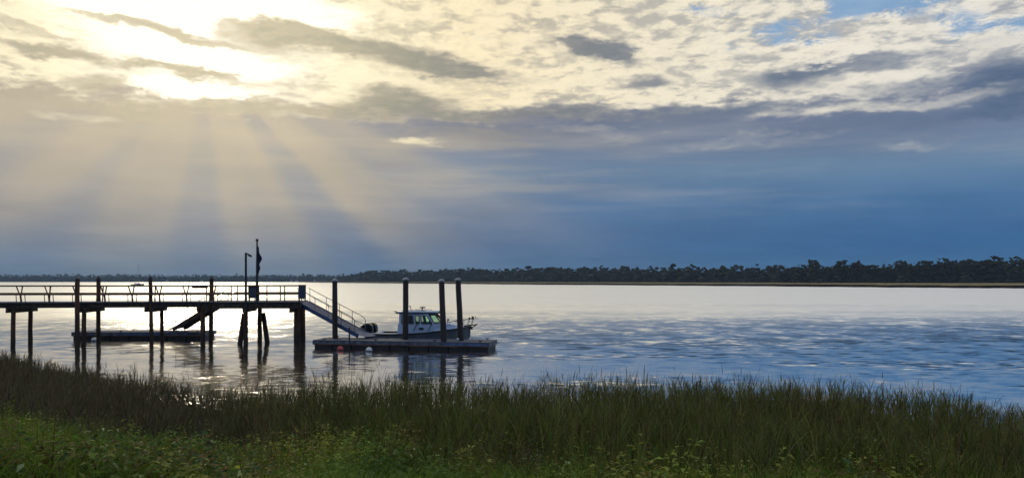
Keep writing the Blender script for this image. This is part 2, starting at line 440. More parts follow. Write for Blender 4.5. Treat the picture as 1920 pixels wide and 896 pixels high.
def vnoise(x, y, s, seed=0):
    """smooth value noise in 0..1"""
    x = np.asarray(x, float) * s; y = np.asarray(y, float) * s
    xi = np.floor(x); yi = np.floor(y); fx = x - xi; fy = y - yi
    fx = fx * fx * (3 - 2 * fx); fy = fy * fy * (3 - 2 * fy)
    def h(a, b):
        q = np.sin(a * 127.1 + b * 311.7 + seed * 74.7) * 43758.5453
        return q - np.floor(q)
    return (h(xi, yi) * (1 - fx) + h(xi + 1, yi) * fx) * (1 - fy) + (h(xi, yi + 1) * (1 - fx) + h(xi + 1, yi + 1) * fx) * fy

# ------------------------------------------------------------------ the setting: water, bank, far shores
wm = MB(); wm.add([(-4800, -300, 0), (4800, -300, 0), (4800, 3300, 0), (-4800, 3300, 0)], [(0, 1, 2, 3)])
tag(wm.build('river_water', 'water'), 'calm tidal river reflecting the cloudy sky', kind='structure')

SH = [(-3.0, 40), (-.80, 39), (-.66, 36), (-.593, 31.5), (-.524, 28), (-.455, 25.6), (-.386, 24.2), (-.25, 24.3), (0, 24.6), (.37, 24.4), (.55, 22.6), (.66, 21.0), (.8, 20.5), (3.0, 20)]
def shore(X, Y):
    """distance of the waterline along the ray from the bank through X, Y"""
    u = X / np.maximum(Y, 1.0)
    return np.interp(u, [s[0] for s in SH], [s[1] for s in SH])
def ground_z(X, Y):
    X = np.asarray(X, float); Y = np.asarray(Y, float)
    S = shore(X, Y)
    t = Y / S
    zz = np.interp(t, [-10, 0.05, .22, .40, .58, .80, 1.0, 1.25, 3], [2.35, 2.25, 1.85, 1.05, .50, .18, -.04, -.45, -1.4])
    return zz + (vnoise(X, Y, .35, 3) - .5) * .22 * np.clip(1.2 - t, .1, 1) + (vnoise(X, Y, 1.3, 5) - .5) * .08
gx = np.concatenate([np.linspace(-420, -60, 13)[:-1], np.linspace(-60, 60, 161), np.linspace(60, 420, 13)[1:]])
gy = np.concatenate([np.linspace(-290, -20, 12)[:-1], np.linspace(-20, 70, 121)])
GX, GY = np.meshgrid(gx, gy)
GZ = ground_z(GX, GY)
nx, ny = len(gx), len(gy)
idx = np.arange(nx * ny).reshape(ny, nx)
q = np.stack([idx[:-1, :-1], idx[:-1, 1:], idx[1:, 1:], idx[1:, :-1]], -1).reshape(-1, 4)
gr = fast_mesh('river_bank', np.stack([GX, GY, GZ], -1).reshape(-1, 3), q, np.zeros((0, 3), int), 'soil')
tag(gr, 'dark earth of the near river bank', kind='structure')

# opposite shore: waterline comes closer towards the right
shore_px = [(560, 529.0), (640, 530.2), (700, 530.8), (800, 531.6), (900, 532.6), (1000, 533.6), (1200, 534.9), (1400, 536.4), (1600, 538.2), (1800, 539.9), (1960, 540.8), (2200, 542.0), (2900, 544)]
def curve(pts, n):
    xs = np.linspace(0, len(pts) - 1, n); a = np.array(pts)
    return np.stack([np.interp(xs, np.arange(len(pts)), a[:, i]) for i in range(a.shape[1])], -1)
cp = curve(shore_px, 260)
Dw = CAM_H * 1450 / (cp[:, 1] - HZ)
Dw = Dw * (1 + .012 * np.sin(np.arange(260) * .9) + .010 * np.sin(np.arange(260) * .37 + 1))
Xw = (cp[:, 0] - 960) / 1450 * Dw
A = np.stack([Xw, Dw], -1)
def offset(P, dist):
    """push a shoreline back from the camera"""
    r = np.linalg.norm(P, axis=1, keepdims=True); return P * (1 + dist / r)
rows = [(A, -.3), (offset(A, 1.5), 1.0), (offset(A, 3.2), 1.5), (offset(A, 7), 1.85), (offset(A, 60), 1.9), (offset(A, 420), 2.1), (offset(A, 1500), 2.6)]
V = []; Fm = []; Fg = []
for r_, (P, zz) in enumerate(rows):
    jit = np.convolve(rng.normal(0, .16 if r_ in (2, 3) else .02, len(P) + 8), np.ones(9) / 9, 'valid')
    V += [(p[0], p[1], zz + j) for p, j in zip(P, jit)]
n = len(A)
for r_ in range(len(rows) - 1):
    for i in range(n - 1):
        (Fm if r_ < 2 else Fg).append((r_ * n + i, r_ * n + i + 1, (r_ + 1) * n + i + 1, (r_ + 1) * n + i))
mb = MB(); mb.add(V[:3 * n], Fm)
tag(mb.build('mud_bank', 'mud'), 'dark exposed mud edge of the opposite shore', kind='structure')
mb = MB(); mb.add(V[2 * n:], [tuple(i - 2 * n for i in f) for f in Fg])
tag(mb.build('far_marsh', 'farmarsh'), 'flat tan marsh on the opposite shore', kind='structure')
mb = MB()
mb.add([(-4700, 2450, -.5), (4700, 2450, -.5), (4700, 2470, 1.2), (-4700, 2470, 1.2), (4700, 3280, 3), (-4700, 3280, 3)], [(0, 1, 2, 3), (3, 2, 4, 5)])
tag(mb.build('distant_shore', 'mud'), 'low distant shore across the wide river mouth', kind='structure')

# ------------------------------------------------------------------ foliage clumps for far trees
t_ = (1 + 5 ** .5) / 2
ICO = np.array([(-1, t_, 0), (1, t_, 0), (-1, -t_, 0), (1, -t_, 0), (0, -1, t_), (0, 1, t_), (0, -1, -t_), (0, 1, -t_), (t_, 0, -1), (t_, 0, 1), (-t_, 0, -1), (-t_, 0, 1)], float)
ICO /= np.linalg.norm(ICO[0])
ICF = np.array([(0, 11, 5), (0, 5, 1), (0, 1, 7), (0, 7, 10), (0, 10, 11), (1, 5, 9), (5, 11, 4), (11, 10, 2), (10, 7, 6), (7, 1, 8), (3, 9, 4), (3, 4, 2), (3, 2, 6), (3, 6, 8), (3, 8, 9), (4, 9, 5), (2, 4, 11), (6, 2, 10), (8, 6, 7), (9, 8, 1)])
def clumps(cent, rad, col, flat=.62):
    """ragged little foliage lumps, arrays of centres and radii"""
    n = len(cent)
    jit = 1 + rng.uniform(-.45, .5, (n, 12, 1))
    V = ICO[None] * jit * rad[:, None, None] * np.array([1, 1, flat])[None, None]
    V = V + cent[:, None, :]
    Fc = ICF[None] + (np.arange(n) * 12)[:, None, None]
    cc = np.repeat(col, 12, axis=0) * rng.uniform(.75, 1.25, (n * 12, 1))
    return V.reshape(-1, 3), Fc.reshape(-1, 3), cc
def crown_points(h, w, kind, n):
    """points in a crown of that height and width, base at z 0"""
    if kind == 'pine':          # bare lower stem, flattish plates of foliage
        tiers = rng.integers(4, 7); z0 = rng.uniform(.38, .5)
        zt = np.linspace(z0, .94, tiers) + rng.normal(0, .02, tiers); pk = rng.integers(0, tiers, n)
        ca = rng.uniform(0, 6.28, tiers); cr = rng.uniform(0, .28, tiers)
        r = np.sqrt(rng.uniform(0, 1, n)) * (1.0 - .35 * np.abs(zt[pk] - .78) / .3)
        a = rng.uniform(0, 6.28, n)
        x = (r * np.cos(a) * .5 + np.cos(ca[pk]) * cr[pk]) * w
        y = (r * np.sin(a) * .5 + np.sin(ca[pk]) * cr[pk]) * w
        zz = (zt[pk] + rng.normal(0, .03, n) - r * .035) * h
    else:                       # full rounded oak or cedar
        a = rng.uniform(0, 6.28, n); u = rng.uniform(-1, 1, n); r = rng.uniform(.35, 1, n) ** .5
        q = np.sqrt(1 - u * u)
        x = r * q * np.cos(a) * w * .5; y = r * q * np.sin(a) * w * .5
        zz = (.52 + r * u * .46) * h
        zz = np.maximum(zz, .04 * h)
    return np.stack([x, y, zz], -1)

FOL = np.array([(.040, .052, .030), (.034, .046, .026), (.048, .056, .034), (.044, .046, .032)])
def wood(name, label, line, depth_rows, step_m, hts, clump_n, zbase):
    """a distant wood along a line of ground points: one mass"""
    P = np.array(line); seg = np.linalg.norm(np.diff(P, axis=0), axis=1); L = np.concatenate([[0], np.cumsum(seg)])
    cs, rs, cl = [], [], []
    for dr in range(depth_rows):
        s = rng.uniform(0, step_m)
        while s < L[-1]:
            p = np.array([np.interp(s, L, P[:, 0]), np.interp(s, L, P[:, 1])])
            p = p * (1 + (dr * 14 + rng.uniform(0, 12)) / np.linalg.norm(p))
            f = s / L[-1]
            hh = np.interp(f, [h[0] for h in hts], [h[1] for h in hts])
            h = hh * (rng.uniform(.80, 1.02) if rng.uniform() < .88 else rng.uniform(1.02, 1.12))
            kind = 'pine' if rng.uniform() < (.35 if step_m < 9 else .12) else 'oak'
            w = h * rng.uniform(.45, .75)
            pts = crown_points(h, w, kind, clump_n)
            if kind == 'pine':      # understorey closes the stems
                lo = crown_points(h * .62, w * .9, 'oak', clump_n // 2); pts = np.concatenate([pts, lo])
            rr = rng.uniform(.05, .105, len(pts)) * h * (1.0 if step_m < 9 else 1.45)
            core = np.stack([rng.normal(0, .16, 5) * h, rng.normal(0, .1, 5) * h, np.array([.08, .20, .32, .44, .54]) * h], -1)   # dense inside of the crown
            pts = np.concatenate([pts, core]); rr = np.concatenate([rr, np.array([.28, .30, .30, .27, .22]) * h * .95])
            pts[:, 0] += p[0]; pts[:, 1] += p[1]; pts[:, 2] += zbase
            cs.append(pts); rs.append(rr); cl.append(np.repeat(FOL[rng.integers(0, 4)][None], len(pts), 0))
            s += step_m * rng.uniform(.6, 1.4)
    V, Fc, cc = clumps(np.concatenate(cs), np.concatenate(rs), np.concatenate(cl))
    o = fast_mesh(name, V, np.zeros((0, 4), int), Fc, 'crown', cc)
    return tag(o, label, 'wood', kind='stuff')
def gp(px, D): return ((px - 960) / 1450 * D, D)
wood('far_wood', 'hazy blue wood along the distant shore behind the pier', [gp(-700, 2480), (-900, 2480), gp(660, 2480), gp(1500, 2480)], 3, 11, [(0, 25), (.3, 25), (.5, 24), (1, 24)], 8, 1)
wood('headland_wood', 'dark blue wood on the headland across the river', [gp(628, 1900), gp(700, 1560), gp(800, 1400), gp(900, 1250), gp(1000, 1120), gp(1200, 950), gp(1400, 830), gp(1500, 780)], 3, 10,
     [(0, 10), (.05, 14), (.25, 22), (.45, 22.5), (.7, 22), (.9, 20.5), (1, 17)], 12, 2)
wood('right_wood', 'dark wood behind the pines on the opposite shore', [gp(1400, 830), gp(1500, 760), gp(1700, 715), gp(1960, 690), gp(2300, 690)], 3, 8,
     [(0, 16), (.12, 16.0), (.3, 17.0), (.5, 19.5), (.75, 21.5), (1, 22)], 16, 2)

# pines one can tell apart on the right
def pine_parts(seed, kind):
    h = 1.0
    n = 95 if kind == 'pine' else 90
    pts = crown_points(20.0, 12.0 if kind == 'pine' else 13.0, kind, n)
    core = np.stack([rng.normal(0, 2.0, 9), rng.normal(0, 2.0, 9), np.linspace(1.5, 14.5, 9)], -1)
    V, Fc, cc = clumps(np.concatenate([pts, core]), np.concatenate([rng.uniform(.8, 1.7, n), rng.uniform(2.2, 3.4, 9)]), np.repeat(FOL[seed % 4][None], n + 9, 0), .7)
    cr = fast_mesh('crown', V, np.zeros((0, 4), int), Fc, 'crown', cc)
    tm = MB(); lean = rng.normal(0, .6, 2)
    top = Vector((lean[0], lean[1], 17.5))
    tm.tube([(0, 0, -.4), (lean[0] * .3, lean[1] * .3, 6), (lean[0] * .7, lean[1] * .7, 12), top], [.34, .27, .19, .07], 7)
    for _ in range(9):
        b = pts[rng.integers(0, n)]; zz = b[2] - rng.uniform(1.0, 2.6); f = max(.25, min(.95, zz / 17.5))
        tm.tube([Vector((lean[0] * f, lean[1] * f, 17.5 * f)), Vector((b[0] * .5, b[1] * .5, zz + .8)), Vector(b)], [.11, .08, .03], 5)
    tr = tm.build('trunk', 'bark')
    return cr, tr
variants = [pine_parts(i, 'pine' if i not in (3, 6) else 'oak') for i in range(7)]
named = {1528: ('flat topped pine crowning the left end of the nearer wood across the river', 20.0, 0),
         1575: ('tall umbrella shaped pine with sky gaps under its crown across the river', 19.3, 1),
         1608: ('round dark crown right beside the tall umbrella pine across the river', 19.5, 3),
         1692: ('small pine with a raised flat tuft above the dip in the tree line', 18.6, 2),
         1730: ('low arched pine crown right of the raised tuft in the tree line', 19.8, 4),
         1765: ('broad flat pine plate in the middle of the nearer wood', 20.6, 5),
         1862: ('highest broad pine crown near the right end of the tree line', 21.8, 5),
         1905: ('wide flat crown at the far right end of the tree line', 23.0, 6)}
spots = [(px, v) for px, v in named.items()]
q_ = 1462
while q_ < 1975:
    if min(abs(q_ - p) for p in named) > 6: spots.append((q_, None))
    q_ += rng.uniform(9, 15)
used = set()
for px, nm_ in spots:
    D = np.interp(px, [1460, 1500, 1700, 1960], [745, 705, 665, 640]) + rng.uniform(-12, 25) - (18 if nm_ else 0)
    X0, Y0 = gp(px, D)
    if nm_: lab, hh, vi = nm_; grp = None
    else:
        lab = 'dark pine in the unbroken row of the nearer wood across the river'; grp = 'pines in the nearer wood across the river'
        hh = np.interp(px, [1460, 1500, 1640, 1660, 1700, 1800, 1860, 1960], [12, 16, 16.5, 14.5, 17, 18.5, 20, 21.5]) * rng.uniform(.86, 1.03); vi = int(rng.integers(0, 7))
    e = empty('pine_tree', (X0, Y0, 2.0), rng.uniform(0, 6.28))
    k_ = hh / 20.0; e.scale = (k_ * rng.uniform(.9, 1.15), k_ * rng.uniform(.9, 1.15), k_)
    tag(e, lab, 'tree', grp)
    for src, nme in zip(variants[vi], ('crown', 'trunk')):
        if (vi, nme) in used: share(src, nme, parent=e)
        else: used.add((vi, nme)); src.parent = e
for vi, (a, b) in enumerate(variants):
    for o_, nme in ((a, 'crown'), (b, 'trunk')):
        if (vi, nme) not in used: bpy.data.objects.remove(o_)

# ------------------------------------------------------------------ grasses (nobody could count them)
def ribbons(base, direc, length, width, bend, bdir, col, tipcol):
    """curved tapering blades: base n*3, unit direction, bend sideways towards bdir"""
    n = len(base)
    side = np.cross(direc, rng.normal(0, 1, (n, 3)) * [1, 1, .15]); side /= np.linalg.norm(side, axis=1, keepdims=True) + 1e-9
    ts = [0, .38, .74, 1.0]; ws = [.8, 1.0, .62, 0]
    V = np.zeros((n, 7, 3)); Cc = np.zeros((n, 7, 3)); kx = 0
    for t, w in zip(ts, ws):
        c = base + direc * (length * t)[:, None] + bdir * (bend * length * t * t)[:, None]
        c[:, 2] -= (np.abs(bend) * length * t * t * .35)
        cl = col * (1 - t) + tipcol * t
        if w > 0:
            V[:, kx] = c - side * (width * w * .5)[:, None]; V[:, kx + 1] = c + side * (width * w * .5)[:, None]
            Cc[:, kx] = Cc[:, kx + 1] = cl; kx += 2
        else:
            V[:, kx] = c; Cc[:, kx] = cl
    o = (np.arange(n) * 7)[:, None]
    Q = np.concatenate([o + np.array([[0, 1, 3, 2]]), o + np.array([[2, 3, 5, 4]])])
    T = o + np.array([[4, 5, 6]])
    return V.reshape(-1, 3), Q, T, Cc.reshape(-1, 3)
def join(parts):
    V, Q, T, K, off = [], [], [], [], 0
    for v, q, t, c in parts:
        V.append(v); Q.append(np.asarray(q) + off); T.append(np.asarray(t) + off); K.append(c); off += len(v)
    return np.concatenate(V), np.concatenate(Q), np.concatenate(T), np.concatenate(K)
def scatter(n, y0, y1, umax=.84):
    """even spread over the part of the bank within view and a little beyond"""
    Y = np.sqrt(rng.uniform(y0 * y0, y1 * y1, n)); U = rng.uniform(-umax, umax, n)
    return U * Y, Y
def unit(v): return v / np.linalg.norm(v, axis=1, keepdims=True)

def marsh():
    X, Y = scatter(74000, 8.2, 41.0)
    S = shore(X, Y); t = Y / S
    pn = vnoise(X, Y, .45, 9); p2 = vnoise(X, Y, 1.6, 12)
    edge_d = S - Y                                             # metres inside the waterline
    dens = np.clip((edge_d + 1.4 + (p2 - .5) * 2.4) / 4.6, 0, 1) ** 1.5
    near = np.clip((Y - 10.8 - (pn - .5) * 3 - np.where(X < -2, .6, 0) + np.clip((X + 1.5) * .6, 0, 2.6)) / 3.5, .0, 1)
    cl3 = vnoise(X, Y, 2.3, 15)
    keep = rng.uniform(0, 1, len(X)) < dens * near * np.clip(cl3 * 1.9 - .05, .25, 1.0)
    X, Y, S, pn, p2 = X[keep], Y[keep], S[keep], pn[keep], p2[keep]
    n = len(X)
    Z = np.maximum(ground_z(X, Y) - .02, -.3)
    u = X / Y
    left = np.clip((-u - .22) / .2, 0, 1)                       # greyer, drier stand on the left
    H = (.72 + .30 * pn + .22 * p2) * rng.uniform(.75, 1.15, n) * (1 - .22 * left)
    H = H * (1 - .16 * np.clip((u - .25) / .3, 0, 1))
    H = H * np.where(S - Y < 1.0, rng.uniform(.75, 1.2, n), 1)
    B = np.stack([X, Y, Z], -1)
    g = np.array([(.074, .098, .026)]); br = np.array([(.092, .076, .034)]); gy = np.array([(.080, .066, .054)]); ye = np.array([(.14, .14, .045)])
    mixv = rng.uniform(0, 1, (n, 1))
    farness = np.clip((Y - 12) / 8, 0, 1)[:, None]
    col = np.where(mixv < .66 - .14 * farness, g, np.where(mixv < .88, br, ye))
    col = col * (1 - .7 * left[:, None]) + gy * .7 * left[:, None]
    col = col * rng.uniform(.45, 1.65, (n, 1))
    lean = rng.normal(0, .075, (n, 3)); lean[:, 2] = 0
    up = unit(np.array([[0.03, 0, 1.0]]) + lean)
    out_ = []
    bd = unit(rng.normal(0, 1, (n, 3)) * [1, 1, 0] + 1e-6)
    out_.append(ribbons(B, up, H, rng.uniform(.010, .017, n), rng.uniform(0, .12, n), bd, col * .8, col * 1.15 + np.array([[.012, .004, 0]])))
    for kf in range(5):
        f = rng.uniform(.12, .72, n)
        a = rng.uniform(0, 6.28, n)
        hd = np.stack([np.cos(a), np.sin(a), np.zeros(n)], -1)
        dr = unit(hd * rng.uniform(.10, .42, (n, 1)) + np.array([[0, 0, 1.0]]))
        ln = rng.uniform(.30, .55, n) * H
        out_.append(ribbons(B + up * (H * f)[:, None], dr, ln, rng.uniform(.009, .016, n), rng.uniform(.05, .42, n), hd, col * rng.uniform(.8, 1.2, (n, 1)), col * rng.uniform(.9, 1.5, (n, 1))))
    # dead tan stems, some broken over
    ds = rng.uniform(0, 1, n) < .055; m_ = int(ds.sum())
    tilt = unit(np.stack([rng.normal(0, .38, m_), rng.normal(0, .25, m_), np.ones(m_)], -1))
    tan = np.array([(.26, .20, .11)]) * rng.uniform(.5, 1.2, (m_, 1))
    out_.append(ribbons(B[ds], tilt, H[ds] * rng.uniform(.7, 1.15, m_), rng.uniform(.008, .014, m_), rng.uniform(0, .5, m_), bd[ds], tan, tan))
    # flower spikes on some
    s = rng.uniform(0, 1, n) < .22
    out_.append(ribbons((B + up * (H * .93)[:, None])[s], up[s], rng.uniform(.14, .34, s.sum()), rng.uniform(.012, .024, s.sum()), rng.uniform(0, .25, s.sum()), bd[s], col[s] * .7 + np.array([[.03, .014, .01]]), col[s] * .7 + np.array([[.035, .018, .012]])))
    return join(out_)
V, Q, T, K = marsh()
o = fast_mesh('marsh_grass', V, Q, T, 'marsh', K)
tag(o, 'tall dark marsh grass standing along the near waterline', 'grass', kind='stuff')

def leaves(base, nrm_dir, tip_dir, L, Wd, col):
    """folded diamond leaves: 4 triangles as 2 quads would fold; built of 5 points"""
    n = len(base)
    side = unit(np.cross(tip_dir, nrm_dir))
    mid = base + tip_dir * (L * .45)[:, None]
    lift = nrm_dir * (L * .10)[:, None]
    tip = base + tip_dir * L[:, None] - nrm_dir * (L * .18)[:, None]
    V = np.stack([base, mid + side * (Wd * .5)[:, None] + lift, mid, mid - side * (Wd * .5)[:, None] + lift, tip], 1)
    o = (np.arange(n) * 5)[:, None]
    T = np.concatenate([o + np.array([[0, 1, 2]]), o + np.array([[0, 2, 3]]), o + np.array([[1, 4, 2]]), o + np.array([[2, 4, 3]])])
    return V.reshape(-1, 3), np.zeros((0, 4), int), T, np.repeat(col, 5, 0)
def weeds():
    X, Y = scatter(7800, 7.6, 15.5)
    pn = vnoise(X, Y, .55, 21); p2 = vnoise(X, Y, 1.5, 25)
    lim = 12.8 + (pn - .5) * 3.4 + np.where(X < -2.5, 1.0, 0) - np.clip((X + 1.5) * .5, 0, 2.4)
    keep = (Y < lim) & (rng.uniform(0, 1, len(X)) < np.clip(2.3 * p2 - .35, .12, 1))
    X, Y, pn, p2 = X[keep], Y[keep], pn[keep], p2[keep]; n = len(X)
    Z = ground_z(X, Y) - .03
    H = (.30 + .55 * p2 * pn + .22 * rng.uniform(0, 1, n)) * rng.uniform(.7, 1.25, n)
    kind = vnoise(X, Y, .8, 31)
    cols = np.array([(.075, .130, .026), (.125, .165, .032), (.165, .175, .040), (.125, .085, .032), (.055, .105, .038)])
    ci = np.clip((kind * 5.6 - .3 + rng.normal(0, .6, n)).astype(int), 0, 4)
    col = cols[ci] * rng.uniform(.55, 1.3, (n, 1)) * ((.55 + 1.1 * vnoise(X, Y, 1.1, 77)) * np.where(X < -2, 1.45, 1.1))[:, None]
    up = unit(np.stack([rng.normal(0, .22, n), rng.normal(0, .22, n), np.ones(n)], -1))
    B = np.stack([X, Y, Z], -1); out_ = []
    bd = unit(rng.normal(0, 1, (n, 3)) * [1, 1, 0] + 1e-6)
    out_.append(ribbons(B, up, H, rng.uniform(.007, .013, n), rng.uniform(0, .2, n), bd, col * .7, col))
    lsz = .72 + .75 * (vnoise(X, Y, .9, 88) > .55) * rng.uniform(.5, 1.2, n)       # patches of a broad-leaved kind
    for kf in range(16):
        f = rng.uniform(.18, 1.0, n) ** .8; a = rng.uniform(0, 6.28, n)
        hd = np.stack([np.cos(a), np.sin(a), rng.normal(.15, .35, n)], -1)
        td = unit(hd); nd = unit(np.cross(td, np.cross(np.array([[0, 0, 1.0]]) + rng.normal(0, .3, (n, 3)), td)))
        reach = rng.uniform(.0, .17, n) * (1.25 - f)
        L = rng.uniform(.035, .10, n) * (1.2 - .4 * f) * lsz; Wd = L * rng.uniform(.38, .62, n)
        c = col * rng.uniform(.65, 1.45, (n, 1))
        pale = rng.uniform(0, 1, n) < .03
        c[pale] = np.array([(.34, .40, .20)]) * rng.uniform(.7, 1.4, (pale.sum(), 1))
        out_.append(leaves(B + up * (H * f)[:, None] + td * reach[:, None], nd, td, L, Wd, c))
    return join(out_)
V, Q, T, K = weeds()
o = fast_mesh('bank_weeds', V, Q, T, 'weed', K)
tag(o, 'leafy green weeds covering the near bank', 'weeds', kind='stuff')

def near_grass():
    X, Y = scatter(29000, 7.4, 16.5)
    pn = vnoise(X, Y, .5, 41); p2 = vnoise(X, Y, 1.1, 45)
    lim = 13.6 + (pn - .5) * 3.5 - np.clip((X + 1) * .4, 0, 1.4)
    keep = (Y < lim) & (rng.uniform(0, 1, len(X)) < np.clip(p2 * 1.8 - .15, .25, 1))
    X, Y, pn, p2 = X[keep], Y[keep], pn[keep], p2[keep]; n = len(X)
    B = np.stack([X, Y, ground_z(X, Y) - .02], -1); out_ = []
    for kf in range(5):
        a = rng.uniform(0, 6.28, n); hd = np.stack([np.cos(a), np.sin(a), np.zeros(n)], -1)
        dr = unit(hd * rng.uniform(.1, .55, (n, 1)) + np.array([[.05, 0, 1.0]]))
        col = np.array([(.11, .18, .030)]) * rng.uniform(.45, 1.6, (n, 1)) + np.array([[.03, .012, 0]]) * (rng.uniform(0, 1, (n, 1)) < .25)
        out_.append(ribbons(B + rng.normal(0, .03, (n, 3)) * [1, 1, 0], dr, (.30 + .42 * pn) * rng.uniform(.6, 1.2, n), rng.uniform(.007, .014, n), rng.uniform(.1, .85, n), hd, col * .75, col * 1.25))
    return join(out_)
V, Q, T, K = near_grass()
o = fast_mesh('bank_grass', V, Q, T, 'weed', K)
tag(o, 'long bright green grass arching on the near bank', 'grass', kind='stuff')

# ------------------------------------------------------------------ wooden pier
DECK = 2.63
PO = Vector((-30.0, 45.2, 0)); PA = R(7)
pd = Vector((math.cos(PA), math.sin(PA), 0)); pn_ = Vector((-math.sin(PA), math.cos(PA), 0))
PW = 2.3
def t_at(px, off=0.0):
    kk = (px - 960) / 1450; b = PO + pn_ * off
    return (kk * b.y - b.x) / (pd.x - kk * pd.y)
def L2(t, off, zz): return (t, off, zz)
pier = empty('wooden_pier', PO, PA)
tag(pier, 'long brown wooden pier on piles running in from the left edge', 'pier')
T0 = -5.5; T1 = t_at(396); T2 = t_at(562)      # walkway, then the wider head
HW = 3.3
for off in (.08, PW * .5, PW - .08):
    MB().beam((T0, off, DECK - .20), (T1, off, DECK - .20), .09, .26).build('stringer', 'beam', pier)
pm = MB().box((0, 0, 0), (.185, PW + .16, .045)); plank = None
t = T0
while t < T1:
    if plank is None:
        plank = pm.build('plank', 'plank', pier); plank.location = (t, PW / 2, DECK - .022)
    else: share(plank, 'plank', (t, PW / 2, DECK - .022 + random.uniform(-.004, .004)), (0, 0, random.uniform(-.004, .004)), pier)
    t += .20
hp = None
while t < T2:
    if hp is None:
        hp = MB().box((0, 0, 0), (.185, HW + .16, .045)).build('plank', 'plank', pier); hp.location = (t, HW / 2, DECK - .022)
    else: share(hp, 'plank', (t, HW / 2, DECK - .022 + random.uniform(-.004, .004)), (0, 0, random.uniform(-.004, .004)), pier)
    t += .20
for off in (.06, HW * .5, HW - .06):
    MB().beam((T1 + .05, off, DECK - .24), (T2, off, DECK - .24), .12, .36).build('stringer', 'beam', pier)
MB().beam((T2 - .03, 0, DECK - .24), (T2 - .03, HW, DECK - .24), .10, .34).build('end_beam', 'beam', pier)

def pile(parent, p, r, ztop, m, cap=None, lean=(0, 0), zbot=-1.6, name='pile'):
    mbp = MB()
    zs = np.linspace(zbot, ztop, 9)
    pts = [(p[0] + lean[0] * (zz - ztop) / 4 + random.uniform(-.012, .012), p[1] + lean[1] * (zz - ztop) / 4, zz) for zz in zs]
    mbp.tube(pts, [r * (1.08 - .12 * i / 8 + random.uniform(-.03, .03)) for i in range(9)], 14)
    o = mbp.build(name, m, parent, smooth=False)
    if cap:
        c = MB().lathe((p[0], p[1], ztop), [(0, .20), (r * .5, .13), (r * 1.02, .03), (r * 1.14, -.02), (r * 1.14, -.12), (r * 1.0, -.13)], 14)
        c.build('pile_cap', cap, o if parent is not None else None, smooth=True)
    return o
def bent(px, width=PW, tall_near=False, tall_far=False, rn=.12, capbeam=True, off0=.12):
    t = t_at(px, off0)
    for off, tall in ((off0, tall_near), (width - off0, tall_far)):
        pile(pier, (t, off), rn * random.uniform(.93, 1.08), 4.02 if tall else DECK - .34, 'pile', 'capd' if tall else None, (random.uniform(-.07, .07), 0))
    if capbeam:
        for dx in (-rn - .06, rn + .06):
            MB().beam((t + dx, -.28, DECK - .46), (t + dx, width + .28, DECK - .46), .10, .28).build('cap_beam', 'beam', pier)
bent(-100); bent(25); bent(158, tall_far=True); bent(282, tall_near=True); bent(380, tall_far=True, rn=.14)
# piles under the head, two of them braced by raking piles
for px, off, rk in ((461, .5, -1), (487, 1.7, 1)):
    t = t_at(px, off); pile(pier, (t, off), .14, DECK - .43, 'pile')
    o = MB().tube([(t + rk * .16, off + .25, DECK - .75), (t + rk * .62, off + .3, -1.6)], [.14, .17], 12).build('raking_pile', 'pile', pier)
for off in (.45, 2.7):
    pile(pier, (t_at(557, .45), off), .19, DECK - .43, 'pile')
for t_c in (t_at(461, .5), t_at(548, .5)):
    MB().beam((t_c, -.15, DECK - .54), (t_c, HW + .15, DECK - .54), .16, .24).build('cap_beam', 'beam', pier)

def railing(a, b, off, leanout, zt=.96, spacing=1.55, m='rail', start=0.0, mids=(.48,), pr=.045, vee=False):
    t = a + start
    while t <= b + .01:
        if vee:
            po = MB().beam((t, off, DECK), (t, off + leanout * .5, DECK + .50), pr * 1.8, pr * 1.6).build('railing_post', m, pier)
            for dx in (-1, 1):
                MB().beam((t + dx * .05, off + leanout * .5, DECK + .48), (t + dx * .17, off + leanout, DECK + zt), pr * 1.2, pr * 1.2).build('strut', m, po)
                MB().beam((t + dx * .24, off + leanout * .2, DECK), (t + dx * .24, off + leanout * .5, DECK + .46), .035, .035).build('baluster', m, po)
        else:
            MB().beam((t, off, DECK), (t, off + leanout, DECK + zt), pr * 2, pr * 2).build('railing_post', m, pier)
        t += spacing
    MB().beam((a, off + leanout, DECK + zt), (b, off + leanout, DECK + zt), .14, .07).build('top_rail', m, pier)
    for mz in mids:
        MB().beam((a, off + leanout * .5 - .04 * (1 if leanout < 0 else -1), DECK + mz), (b, off + leanout * .5 - .04 * (1 if leanout < 0 else -1), DECK + mz), .05, .11).build('mid_rail', m, pier)
ns = (t_at(37, -.2) - T0) % 1.55
railing(T0, T1 + .6, -.02, -.22, start=ns, pr=.045, vee=True)
fs = (t_at(45, PW + .2) - T0) % 1.55
railing(T0, T1 + .6, PW + .02, .12, start=fs, spacing=3.1, pr=.03)
railing(T1 + .6, T2 - .1, .06, 0, spacing=1.05, start=.55, pr=.03)
railing(T1 + .6, T2 - .1, HW - .06, 0, spacing=1.35, start=.2, pr=.03)
MB().beam((t_at(363), -.30, DECK + .90), (t_at(392), -.30, DECK + .90), .08, .16).build('notice_board', 'beam', pier)

